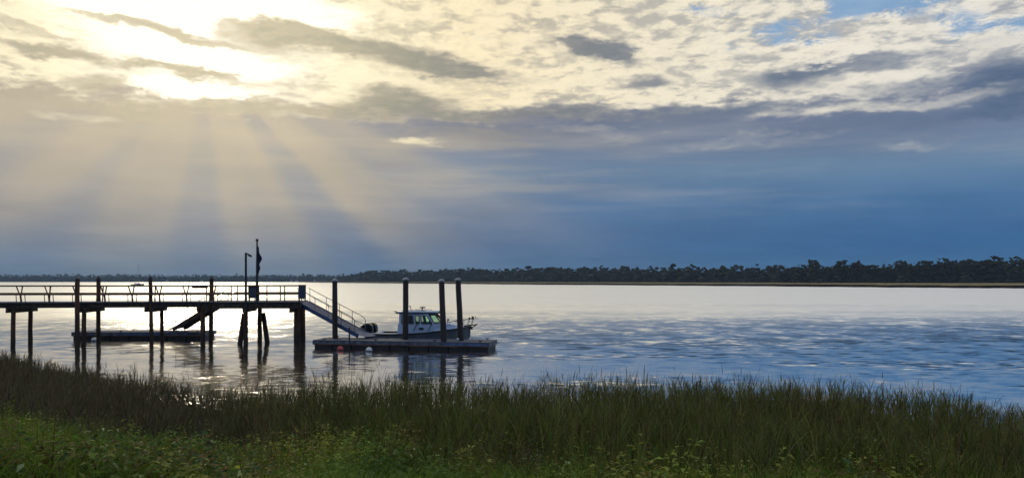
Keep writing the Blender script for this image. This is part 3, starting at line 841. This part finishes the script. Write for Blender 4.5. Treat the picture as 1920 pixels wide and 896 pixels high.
# ------------------------------------------------------------------ things on the pier head
def on_pier(t, off, zz): return PO + pd * t + pn_ * off + Vector((0, 0, zz))
lp = empty('light_pole', on_pier(t_at(461, -.12), -.12, DECK - .3), PA)
tag(lp, 'slim dark light pole with a short arm on the pier head', 'light pole')
hpole = at(461, 474, 46.9).z - DECK + .3
MB().tube([(0, 0, 0), (0, 0, hpole)], [.075, .065], 10).build('pole', 'dark', lp)
MB().beam((0, 0, hpole - .02), (.20, -.05, hpole - .10), .07, .06).build('arm', 'dark', lp)
MB().box((.25, -.06, hpole - .17), (.26, .20, .13), Matrix.Rotation(R(22), 3, 'Y'), .7).build('lamp_head', 'dark', lp, bevel=.01)
fp = empty('flagpole', on_pier(t_at(482, .35), .35, DECK), PA)
tag(fp, 'tall dark flagpole with a ball top and a limp furled flag', 'flagpole')
hf = at(482, 452, 47.2).z - DECK
MB().tube([(0, 0, 0), (0, 0, hf * .5), (0, 0, hf)], [.085, .07, .045], 10).build('pole', 'dark', fp)
MB().lathe((0, 0, hf + .06), [(0, -.10), (.055, -.085), (.09, -.03), (.095, .02), (.06, .075), (0, .10)], 12).build('finial_ball', 'dark', fp, smooth=True)
# limp flag: a folded drape hanging down the hoist
fv = []; ff = []
nz, ns_ = 26, 18
for i in range(nz):
    f = i / (nz - 1); zz = hf - .28 - f * 1.72
    wd = .06 + .20 * math.exp(-((f - .42) / .16) ** 2) + .10 * math.exp(-((f - .78) / .1) ** 2)
    for j in range(ns_):
        a = j / (ns_ - 1)
        fv.append((.05 + wd * a, .055 * math.sin(a * 9 + f * 3) * (0.4 + a), zz - .12 * a * (1 - f)))
for i in range(nz - 1):
    for j in range(ns_ - 1): ff.append((i * ns_ + j, i * ns_ + j + 1, (i + 1) * ns_ + j + 1, (i + 1) * ns_ + j))
fl = MB().add(fv, ff).build('flag', 'flag', fp, smooth=True)
fl.modifiers.new('solid', 'SOLIDIFY').thickness = .006
ub = empty('utility_box', on_pier(t_at(473, .2), .2, DECK), PA)
tag(ub, 'dark blue upright utility box beside the flagpole on the pier', 'utility box')
for dx in (-.16, .16): MB().box((dx, 0, .12), (.05, .05, .24)).build('leg', 'dark', ub)
MB().box((0, 0, .57), (.44, .26, .70)).build('cabinet', 'box', ub, bevel=.02)
MB().box((0, 0, .945), (.50, .32, .05)).build('lid', 'dark', ub, bevel=.01)
MB().box((-.02, -.142, .56), (.34, .02, .56)).build('door', 'box', ub, bevel=.006)
gb = empty('gate_panel', on_pier(t_at(567, .3), .3, DECK), PA)
tag(gb, 'dark blue panel standing at the head of the right gangway', 'gate panel')
for dx in (-.17, .17): MB().box((dx, 0, .5), (.06, .06, 1.0)).build('post', 'dark', gb)
MB().box((0, -.06, .56), (.44, .05, .78)).build('panel', 'box', gb, bevel=.01)
MB().box((0, -.05, 1.0), (.48, .10, .05)).build('cap_rail', 'dark', gb)
MB().box((0, -.10, .72), (.40, .03, .04)).build('batten', 'alu', gb); MB().box((0, -.10, .40), (.40, .03, .04)).build('batten', 'alu', gb)

# the lone tall guide pile left of the walkway
gp0 = on_pier(t_at(145, -.5), -.5, 0)
def guide_pile(px, Y, ztop, m, cap, label, lean=0.0, r=.18, grp=None):
    b = at(px, 0, Y); e = empty('guide_pile', (b.x, Y, 0)); tag(e, label, 'piling', grp)
    pts = []
    zs = np.linspace(-1.8, ztop, 11)
    mbp = MB(); mbp.tube([(lean * (zz - .5) / 3.5 + random.uniform(-.01, .01), 0, zz) for zz in zs], [r * (1.1 - .14 * i / 10 + random.uniform(-.025, .025)) for i in range(11)], 16)
    mbp.build('shaft', m, e)
    tx = lean * (ztop - .5) / 3.5
    MB().lathe((tx, 0, ztop), [(0, .115), (r * .5, .09), (r * .95, .045), (r * 1.13, .0), (r * 1.14, -.06), (r * 1.0, -.065)], 16).build('cap', cap, e, smooth=True)
    return e
guide_pile(145, gp0.y, 3.98, 'pile', 'capd', 'lone brown guide pile with dark cap against the pier railing', 0, .13)

# ------------------------------------------------------------------ floating docks
def floating_dock(loc, rz, Ld, Wd, zt, label, n_fl, fasc):
    e = empty('floating_dock', loc, rz); tag(e, label, 'floating dock')
    pl = None; t = .07
    while t < Ld:
        if pl is None:
            pl = MB().box((0, 0, 0), (.138, Wd + .10, .04)).build('plank', 'plank', e); pl.location = (t, Wd / 2, zt - .02)
        else: share(pl, 'plank', (t, Wd / 2, zt - .02 + random.uniform(-.004, .004)), (0, 0, random.uniform(-.004, .004)), e)
        t += .148
    cuts = np.linspace(0, Ld, len(fasc) + 1)
    for i, m in enumerate(fasc):
        for off in (-.02, Wd + .02):
            MB().box(((cuts[i] + cuts[i + 1]) / 2, off, zt - .155), (cuts[i + 1] - cuts[i] - .012, .045, .225)).build('fascia_board', m, e, bevel=.006)
    for tt in (-.025, Ld + .025):
        MB().box((tt, Wd / 2, zt - .155), (.045, Wd + .08, .225)).build('fascia_board', 'fascia', e, bevel=.006)
    for tt in np.linspace(.2, Ld - .2, 6):
        MB().box((tt, Wd / 2, zt - .16), (.10, Wd - .06, .20)).build('joist', 'beam', e)
    fl_ = Ld / n_fl; f0 = None
    for i in range(n_fl):
        p = (fl_ * (i + .5), Wd / 2, (zt - .27) / 2 - .11)
        if f0 is None:
            f0 = MB().box((0, 0, 0), (fl_ - .05, Wd - .10, zt - .27 + .22)).build('float_drum', 'float', e, bevel=.04); f0.location = p
        else: share(f0, 'float_drum', p, parent=e)
    # timber bumper strip just above the floats
    MB().box((Ld / 2, -.055, zt - .245), (Ld, .03, .05)).build('rub_strip', 'rail', e)
    for tt in (.6, Ld * .36, Ld * .7, Ld - .5):
        for off in (.14, Wd - .14):
            cl = MB(); cl.box((tt, off, zt + .035), (.06, .05, .07)); cl.tube([(tt - .14, off, zt + .085), (tt, off, zt + .075), (tt + .14, off, zt + .085)], .02, 6)
            cl.build('cleat', 'dark', e)
    return e
RA = math.atan2(-2.0, 10.6)
RF = floating_dock((-11.6, 45.2, 0), RA, 10.45, 2.2, .45, 'grey floating dock with black floats holding the boat and tall piles', 9, ['fascia', 'fascia', 'fascia', 'bluefascia'])
LF = floating_dock((-29.0, 51.0, 0), R(1.0), 8.65, 2.0, .52, 'smaller floating dock behind the pier at the left', 7, ['fascia', 'fascia', 'bluefascia', 'bluefascia', 'fascia', 'fascia'])

guide_pile(628, 46.35, 3.92, 'guide', 'capw', 'tall black guide pile with pale cap beside the gangway, leftmost on the dock', 0.0, .158, 'guide piles of the right dock')
guide_pile(760, 45.6, 3.98, 'guide', 'capw', 'tall black guide pile with pale cap in front of the boat stern cabin end', .03, .168, 'guide piles of the right dock')
guide_pile(832, 43.95, 3.90, 'guide', 'capw', 'tall black guide pile with pale cap in front of the boat windshield', -.13, .165, 'guide piles of the right dock')
guide_pile(864, 44.7, 3.96, 'guide', 'capw', 'tall black guide pile with pale cap in front of the boat bow', -.16, .165, 'guide piles of the right dock')

def buoy(px, py_w, label, m, r=.185):
    Y = CAM_H * 1450 / (py_w - HZ); p = at(px, py_w, Y)
    e = empty('mooring_buoy', (p.x, Y, 0)); tag(e, label, 'buoy')
    MB().lathe((0, 0, .05), [(0, r), (r * .38, r * .93), (r * .7, r * .72), (r * .93, r * .36), (r, 0), (r * .93, -r * .36), (r * .7, -r * .72), (0, -r)], 18).build('ball', m, e, smooth=True)
    MB().lathe((0, 0, .05 - r * .10), [(r * 1.0, -.02), (r * 1.03, 0), (r * 1.0, .03)], 18).build('band', 'dark', e, smooth=True)
    eye = MB(); eye.tube([(-.03, 0, r + .04), (-.025, 0, r + .085), (.025, 0, r + .085), (.03, 0, r + .04)], .012, 6); eye.build('eye', 'dark', e)
    return e
buoy(638, 656.6, 'round red buoy floating at the front of the right dock', 'red')
buoy(692, 658.4, 'round white buoy floating at the front of the right dock', 'white')
buoy(177, 639.5, 'round white buoy floating at the front of the left dock', 'white', .2)
fb = at(858.5, 637, 44.55)
o = empty('fender_ball', (fb.x, 44.52, .45)); tag(o, 'small white fender ball on the dock at the foot of a pile', 'fender')
MB().lathe((0, 0, .085), [(0, .085), (.05, .07), (.08, .025), (.085, 0), (.07, -.05), (0, -.085)], 14).build('ball', 'white', o, smooth=True)
MB().tube([(0, 0, .165), (0, 0, .21)], .014, 6).build('neck', 'dark', o)
dpz = empty('dock_post', at(655, 650, 44.75) * 1.0); dpz.location.z = 0
tag(dpz, 'thin dark post at the front of the right dock below the gangway', 'post')
MB().tube([(0, -.0, -.6), (0, 0, .6), (0, 0, 1.22)], [.045, .045, .04], 8).build('post', 'dark', dpz)
MB().box((0, .06, .40), (.14, .14, .06)).build('bracket', 'metal', dpz)

# ------------------------------------------------------------------ gangways
def gangway(name, label, foot, head, width, sign, m, mr, treads, rail_h=.92, braces=True):
    """foot and head: near-edge points at deck level; the far edge lies +width away from the camera"""
    foot = Vector(foot); head = Vector(head)
    ax = head - foot; L = Vector((ax.x, ax.y, 0)).length; yaw = math.atan2(ax.y, ax.x); rise = ax.z
    e = empty(name, foot, yaw); tag(e, label, 'gangway')
    # local: x runs up the gangway, y across (sign * width is away from the camera)
    P = lambda t, off, up: (t * L, off * sign, rise * t + up)
    for off in (.03, width - .03):
        MB().beam(P(0, off, .0), P(1, off, .0), .06, .24).build('side_beam', m, e)
    n = treads; tr = None
    sl_ = math.atan2(rise, L)
    for i in range(n):
        t = (i + .5) / n; loc = P(t, width / 2, .085)
        if tr is None:
            tr = MB().box((0, 0, 0), (L / n * .80 / math.cos(sl_), width - .10, .035)).build('tread', m, e); tr.location = loc; tr.rotation_euler = (0, -sl_, 0)
        else: share(tr, 'tread', loc, (0, -sl_, 0), e)
    # hinged toe plate on the float
    tp = MB(); tp.add([P(.05, .04, .10), P(.05, width - .04, .10), (-.55, (width - .04) * sign, -.03), (-.55, .04 * sign, -.03), P(.05, .04, .06), P(.05, width - .04, .06), (-.55, (width - .04) * sign, -.05), (-.55, .04 * sign, -.05)],
                      [(0, 1, 2, 3), (7, 6, 5, 4), (0, 4, 5, 1), (1, 5, 6, 2), (2, 6, 7, 3), (3, 7, 4, 0)])
    tp.build('toe_plate', m, e)
    for off in (.03, width - .03):
        c0 = P(.06, off, .10); c1 = P(.06, off, rail_h * .86); c2 = P(.085, off, rail_h * .97); c3 = P(.12, off, rail_h); c4 = P(1.0, off, rail_h)
        MB().tube([c0, c1, c2, c3, c4], .022, 8).build('handrail', mr, e)
        MB().tube([P(.06, off, rail_h * .5), P(1.0, off, rail_h * .5)], .017, 6).build('mid_rail', mr, e)
        ts = (.27, .48, .70, .98)
        for t in ts: MB().tube([P(t, off, .08), P(t, off, rail_h)], .018, 6).build('railing_post', mr, e)
        if braces:
            for ta, tb in ((.06, .27), (.48, .70)):
                MB().tube([P(ta, off, .12), P(tb, off, rail_h * .5)], .014, 6).build('brace', mr, e)
    return e
gangway('gangway', 'blue grey aluminium gangway sloping down to the right dock', (-9.15, 45.95, .62), (-13.35, 48.0, 2.52), 1.12, -1, 'alu', 'alurail', 22)
gangway('gangway', 'dark wooden gangway sloping down to the left dock behind the pier', (-22.6, 51.5, .66), (-19.0, 50.0, 2.55), 1.0, 1, 'beam', 'rail', 16, .85, False)

# ------------------------------------------------------------------ the boat
BA = math.atan2(-1.1, 5.8)
boat = empty('cabin_boat', (-8.48, 48.28, 0), BA)
tag(boat, 'white cabin boat with green tinted windows and two black outboards at the dock', 'boat')
BL = 6.05
# hull stations: s along, half beam at sheer, sheer height, chine half beam, chine height, keel depth
stn = [(0, 1.05, .66, .95, .10, -.28), (1.2, 1.12, .66, 1.0, .10, -.32), (2.4, 1.16, .70, 1.0, .11, -.34), (3.6, 1.12, .79, .92, .15, -.34), (4.6, .95, .92, .70, .24, -.30), (5.3, .66, 1.02, .40, .36, -.18), (5.8, .32, 1.09, .14, .52, .10), (6.05, .05, 1.13, .02, .72, .55)]
hv = []; hfc = []
for (s, b, sh, cb, chz, kz) in stn:
    hv += [(s, 0, kz), (s, -cb, chz), (s, -b, sh), (s, b, sh), (s, cb, chz)]
for i in range(len(stn) - 1):
    for j in range(5):
        if j == 2: continue
        a = i * 5 + j; b = i * 5 + (j + 1) % 5
        hfc.append((a, b, b + 5, a + 5))
hfc.append((0, 4, 3, 2, 1)); n = (len(stn) - 1) * 5; hfc.append((n, n + 1, n + 2, n + 3, n + 4))
MB().add(hv, hfc).build('hull', 'hull', boat)
def hb(s): return np.interp(s, [q[0] for q in stn], [q[1] for q in stn])
def hs(s): return np.interp(s, [q[0] for q in stn], [q[2] for q in stn])
for sg in (-1, 1):
    ss = np.linspace(0, 6.05, 18)
    MB().tube([(s, sg * (hb(s) + .015), hs(s) - .02) for s in ss], .042, 8).build('rub_rail', 'dark', boat)
# gunwale caps aft and cockpit sole
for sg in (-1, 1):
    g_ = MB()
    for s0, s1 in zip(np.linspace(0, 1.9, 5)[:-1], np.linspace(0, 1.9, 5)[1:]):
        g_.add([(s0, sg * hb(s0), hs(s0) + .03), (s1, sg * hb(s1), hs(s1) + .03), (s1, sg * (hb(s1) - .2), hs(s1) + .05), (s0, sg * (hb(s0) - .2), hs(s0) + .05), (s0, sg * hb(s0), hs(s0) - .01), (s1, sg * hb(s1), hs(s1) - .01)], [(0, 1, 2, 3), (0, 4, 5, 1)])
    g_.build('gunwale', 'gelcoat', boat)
MB().box((.95, 0, .28), (1.9, 2.0, .04)).build('cockpit_sole', 'white', boat)
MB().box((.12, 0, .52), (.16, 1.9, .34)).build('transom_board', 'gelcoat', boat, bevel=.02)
# fore deck and trunk cabin: cambered surface from the wheelhouse to the bow
tv = []; tf = []
tst = [(4.05, 1.0, 1.30, 1.38), (4.6, .88, 1.32, 1.38), (5.0, .72, 1.27, 1.32), (5.35, .50, 1.18, 1.22), (5.62, .30, 1.10, 1.12)]
for (s, b, z1, z2) in tst:
    bb = hb(s); zz = hs(s) + .02
    tv += [(s, -bb, zz), (s, -b * .86, z1), (s, 0, z2), (s, b * .86, z1), (s, bb, zz)]
for i in range(len(tst) - 1):
    for j in range(4): a = i * 5 + j; tf.append((a, a + 1, a + 6, a + 5))
n = (len(tst) - 1) * 5
tv += [(6.0, -.08, 1.12), (6.0, .08, 1.12)]
m_ = len(tv) - 2
tf += [(n, n + 1, m_), (n + 1, n + 2, m_), (n + 2, m_ + 1, m_), (n + 2, n + 3, m_ + 1), (n + 3, n + 4, m_ + 1)]
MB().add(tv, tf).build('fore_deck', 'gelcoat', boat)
# wheelhouse: hollow, side walls with window openings
S0, S1 = 1.86, 4.08       # aft bulkhead, foot of windshield
def side_wall(sg):
    w = MB(); th_ = .05
    yb = lambda s: sg * (hb(s) - .03); yt = lambda s: sg * (min(hb(s), 1.1) - .13)
    def panel(s0, z0, s1, z1, s2, z2, s3, z3):
        """quad in side view: two low points then two high points, on the leaning side"""
        pts = []
        for s, zz in ((s0, z0), (s1, z1), (s2, z2), (s3, z3)):
            f = (zz - .6) / 1.4; yy = yb(s) * (1 - f) + yt(s) * f
            pts.append((s, yy))
        vs = [(p[0], p[1], zz) for p, zz in zip(pts, (z0, z1, z2, z3))] + [(p[0], p[1] - sg * th_, zz) for p, zz in zip(pts, (z0, z1, z2, z3))]
        w.add(vs, [(0, 1, 2, 3), (7, 6, 5, 4), (0, 4, 5, 1), (1, 5, 6, 2), (2, 6, 7, 3), (3, 7, 4, 0)])
    for a, b in ((1.78, 2.4), (2.4, 3.1), (3.1, 3.7), (3.7, 4.3)):
        panel(a, hs(a), b, hs(b), b, 1.30, a, 1.30)          # lower side
    panel(4.3, hs(4.3), 4.75, hs(4.75), 4.6, 1.31, 4.3, 1.30)
    panel(S0, 1.30, 2.02, 1.30, 2.02, 1.80, S0, 1.80)        # aft pillar
    panel(2.78, 1.30, 2.92, 1.30, 2.86, 1.80, 2.70, 1.80)    # pillar between the side windows
    panel(3.14, 1.30, 3.28, 1.30, 3.22, 1.80, 3.10, 1.80)
    panel(3.93, 1.30, 4.06, 1.30, 3.72, 1.80, 3.58, 1.80)    # raked front pillar
    panel(S0, 1.80, 3.72, 1.80, 3.66, 1.93, S0, 1.93)        # header
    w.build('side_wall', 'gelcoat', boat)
    def pane(name, pts, m):
        vs = []
        for s, zz in pts:
            f = (zz - .6) / 1.4; vs.append((s, (yb(s) * (1 - f) + yt(s) * f) - sg * .02, zz))
        o = MB().add(vs, [tuple(range(len(vs)))]).build(name, m, boat)
        fr = MB(); q = vs + [vs[0]]
        for p0, p1 in zip(q[:-1], q[1:]): fr.beam((p0[0], p0[1] + sg * .03, p0[2]), (p1[0], p1[1] + sg * .03, p1[2]), .03, .035)
        fr.build('window_frame', 'dark', o)
    pane('side_window', [(2.02, 1.31), (2.78, 1.31), (2.70, 1.79), (2.02, 1.79)], 'smoke')
    pane('side_window', [(2.92, 1.31), (3.14, 1.31), (3.10, 1.79), (2.86, 1.79)], 'glass')
    pane('side_window', [(3.28, 1.31), (3.93, 1.31), (3.58, 1.79), (3.22, 1.79)], 'glass')
for sg in (-1, 1): side_wall(sg)
# aft bulkhead with an open doorway
ab = MB()
ab.box((S0, -.72, 1.10), (.05, .52, 1.55)); ab.box((S0, .80, 1.10), (.05, .40, 1.55)); ab.box((S0, .07, 1.86), (.05, 1.06, .12))
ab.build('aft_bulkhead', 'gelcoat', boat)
dr_ = MB().box((S0 + .02, .36, 1.05), (.03, .45, 1.45)).build('door', 'smoke', boat)
# windshield: three raked panes and their pillars
wz0, wz1 = 1.34, 1.80
ws0 = [(4.06, -.92), (4.30, -.34), (4.30, .34), (4.06, .92)]; ws1 = [(3.70, -.84), (3.88, -.30), (3.88, .30), (3.70, .84)]
for i in range(3):
    o = MB().add([(*ws0[i], wz0), (*ws0[i + 1], wz0), (*ws1[i + 1], wz1), (*ws1[i], wz1)], [(0, 1, 2, 3)]).build('windshield_pane', 'glass', boat)
wp = MB()
for a, b in zip(ws0, ws1): wp.beam((*a, wz0 - .02), (*b, wz1 + .06), .05, .05)
for i in range(3):
    wp.beam((*ws0[i], wz0), (*ws0[i + 1], wz0), .06, .06); wp.beam((*ws1[i], wz1 + .03), (*ws1[i + 1], wz1 + .03), .05, .08)
wp.build('windshield_frame', 'dark', boat)
# roof: cambered slab with dark edge
rv = []; rf = []
rs_ = [(1.62, .98), (2.2, 1.03), (3.0, 1.02), (3.7, .95), (4.05, .80), (4.16, .55)]
for s, b in rs_:
    zc_ = 1.955 + .02 * math.sin((s - 1.6) * 1.2)
    for f in (-1, -.6, 0, .6, 1): rv.append((s, b * f, zc_ + .075 * (1 - f * f)))
for i in range(len(rs_) - 1):
    for j in range(4): a = i * 5 + j; rf.append((a, a + 1, a + 6, a + 5))
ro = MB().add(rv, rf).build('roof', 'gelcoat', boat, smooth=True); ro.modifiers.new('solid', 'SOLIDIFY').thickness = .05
er = MB()
for sg in (-1, 1): er.tube([(s, sg * b, 1.935) for s, b in rs_], .035, 8)
er.tube([(4.16, -.55, 1.935), (4.2, 0, 1.94), (4.16, .55, 1.935)], .035, 8)
er.build('roof_edge', 'dark', ro)
hr = MB()
for sg in (-.7, .7): hr.tube([(2.3, sg, 2.03), (2.32, sg, 2.10), (3.4, sg, 2.10), (3.42, sg, 2.03)], .016, 6)
hr.build('roof_handrail', 'metal', ro)
an = MB(); an.tube([(2.35, -.25, 2.02), (2.30, -.25, 2.32)], .016, 6); an.box((2.28, -.25, 2.33), (.10, .05, .06)); an.tube([(2.34, -.25, 2.22), (2.52, -.25, 2.04)], .01, 5)
an.build('antenna', 'dark', ro)
hn = MB(); hn.tube([(3.05, -.2, 2.03), (3.06, -.2, 2.22)], .035, 8); hn.lathe((3.08, -.2, 2.26), [(0, -.045), (.16, -.03), (.19, .0), (.16, .035), (0, .055)], 12)
hn.build('radar_dome', 'dark', ro)
fl_ = MB(); fl_.box((1.58, -.9, 2.03), (.22, .07, .05)); fl_.tube([(1.66, -.9, 1.95), (1.58, -.9, 2.03)], .025, 6)
fl_.build('deck_light', 'dark', ro)
# seats and helm seen through the glass
MB().box((2.55, -.45, 1.18), (.42, .45, .30)).build('seat', 'inner', boat, bevel=.03)
MB().box((2.36, -.45, 1.50), (.10, .42, .40)).build('seat_back', 'inner', boat, bevel=.03)
MB().box((3.75, 0, 1.15), (.4, 1.7, .34)).build('dashboard', 'dark', boat, bevel=.03)
# port light and side grab rails
MB().box((3.28, -1.145, 1.02), (.28, .03, .13), Matrix.Rotation(R(3), 3, 'Z')).build('port_light', 'dark', boat, bevel=.01)
for a in (2.85, 3.75):
    MB().tube([(a + .14, -hb(a) + .05, 1.28), (a - .06, -hb(a) - .03, .88)], .022, 6).build('grab_rail', 'dark', boat)
# bow rail, spotlight, pulpit and anchor
br_ = MB()
for sg in (-1, 1):
    pth = [(4.45, sg * .86, 1.33), (4.95, sg * .74, 1.44), (5.6, sg * .42, 1.52), (6.0, sg * .13, 1.56), (6.3, sg * .10, 1.58)]
    br_.tube(pth, .016, 6)
    for s, yy, z0, z1 in ((5.0, .72, 1.18, 1.45), (5.55, .44, 1.12, 1.51), (5.98, .13, 1.14, 1.55), (6.22, .11, 1.20, 1.57)): br_.tube([(s - .10, sg * yy, z0), (s, sg * yy, z1)], .014, 6)
br_.build('bow_rail', 'dark', boat)
sp = MB(); sp.tube([(4.72, -.35, 1.34), (4.72, -.35, 1.50)], .022, 6); sp.lathe((4.74, -.35, 1.53), [(0, -.06), (.055, -.045), (.075, 0), (.055, .045), (0, .06)], 10)
sp.build('spotlight', 'dark', boat)
MB().beam((5.65, 0, 1.14), (6.48, 0, 1.25), .26, .07).build('bow_pulpit', 'dark', boat, bevel=.01)
ac = MB(); ac.tube([(6.40, 0, 1.19), (6.05, 0, 1.02)], .03, 6); ac.box((6.12, 0, .98), (.12, .34, .06)); ac.box((6.06, 0, 1.06), (.20, .10, .10))
ac.build('anchor', 'dark', boat)
rh = MB(); rh.box((5.98, .05, 1.62), (.10, .10, .10)); rh.box((6.18, .05, 1.66), (.13, .10, .14)); rh.tube([(6.10, 0, 1.58), (6.55, 0, 1.60)], .016, 6); rh.tube([(6.36, 0, 1.58), (6.36, 0, 1.76)], .016, 6)
rh.build('bow_fittings', 'dark', boat)
# two outboards
for yy in (-.36, .36):
    om = empty('outboard_motor', (-.34, yy, .0)); om.parent = boat
    pr_ = [(-.52, .62), (-.58, .86), (-.48, 1.10), (-.26, 1.26), (.06, 1.27), (.22, 1.16), (.28, .88), (.24, .62)]
    cw = MB(); cw.prism(pr_, -.20, .20); cw.build('cowling', 'black', om, bevel=.06)
    MB().prism([(-.30, .62), (.12, .62), (.08, .30), (-.02, -.55), (-.20, -.55), (-.22, .28)], -.08, .08).build('leg', 'black', om, bevel=.02)
    MB().box((.18, 0, .50), (.42, .30, .18)).build('bracket', 'dark', om)

# ------------------------------------------------------------------ far boats and houses
def sail_boat(px, D, label):
    X0 = (px - 960) / 1450 * D
    e = empty('sailboat', (X0, D, 0), R(62)); tag(e, label, 'sailboat')
    st = [(-5.0, .9, 1.35, -.2), (-3, 1.6, 1.3, -.3), (0, 1.9, 1.35, -.4), (3, 1.35, 1.55, -.3), (5.2, .08, 1.9, .4)]
    v = []; f = []
    for s, b, sh, kz in st: v += [(s, 0, kz), (s, -b, .35), (s, -b, sh), (s, b, sh), (s, b, .35)]
    for i in range(4):
        for j in range(5): a = i * 5 + j; b = i * 5 + (j + 1) % 5; f.append((a, b, b + 5, a + 5))
    f.append((0, 4, 3, 2, 1)); f.append((20, 21, 22, 23, 24))
    MB().add(v, f).build('hull', 'dark', e)
    MB().box((-.3, 0, 1.85), (4.2, 2.2, .8), None, .85).build('cabin', 'white', e, bevel=.1)
    MB().box((-3.2, 0, 2.7), (2.0, 2.3, .12)).build('awning', 'dark', e)
    MB().tube([(.9, 0, 1.4), (.9, 0, 16.6)], [.13, .09], 8).build('mast', 'metal', e)
    MB().tube([(.9, 0, 3.2), (-3.4, 0, 3.3)], .22, 8).build('furled_boom', 'dark', e)
    st_ = MB(); st_.tube([(5.0, 0, 1.9), (.9, 0, 16.4)], .03, 4); st_.tube([(-4.8, 0, 1.4), (.9, 0, 16.4)], .03, 4)
    st_.build('stays', 'metal', e)
sail_boat(258, 560, 'distant sailboat with one bare mast moored behind the pier')
hs_l = {313: 'white house low on the distant shore between the two middle capped piles', 378: 'tiny pale house on the distant shore just left of the tallest capped pile', 546: 'pale house on the distant shore left of the gate panel', 556: 'pale house on the distant shore directly above the gate panel', 590: 'pale house on the distant shore above the right gangway'}
for px, lab in hs_l.items():
    D = 2462; X0 = (px - 960) / 1450 * D
    e = empty('shore_house', (X0, D, 1.0), R(random.uniform(-20, 20))); tag(e, lab, 'house')
    w_ = random.uniform(6.5, 9)
    MB().box((0, 0, 2.4), (w_, 7, 4.8)).build('wall', 'house', e)
    MB().prism([(-w_ / 2 - .5, 4.81), (w_ / 2 + .5, 4.81), (0, 7.4)], -3.9, 3.9).build('roof', 'roof', e)

# ------------------------------------------------------------------ the air between
hz = MB().box((0, 1500, 14), (9900, 3700, 36)).build('haze', 'water')
hz.data.materials.clear()
hm = bpy.data.materials.new('river_haze'); hm.use_nodes = True
ht = hm.node_tree; ht.nodes.clear()
pv = ht.nodes.new('ShaderNodeVolumePrincipled')
pv.inputs['Color'].default_value = (.50, .70, 1.0, 1); pv.inputs['Density'].default_value = .00013; pv.inputs['Anisotropy'].default_value = .1
ho = ht.nodes.new('ShaderNodeOutputMaterial'); ht.links.new(pv.outputs[0], ho.inputs['Volume'])
hz.data.materials.append(hm)
tag(hz, 'thin bluish haze over the river', 'haze', kind='stuff')
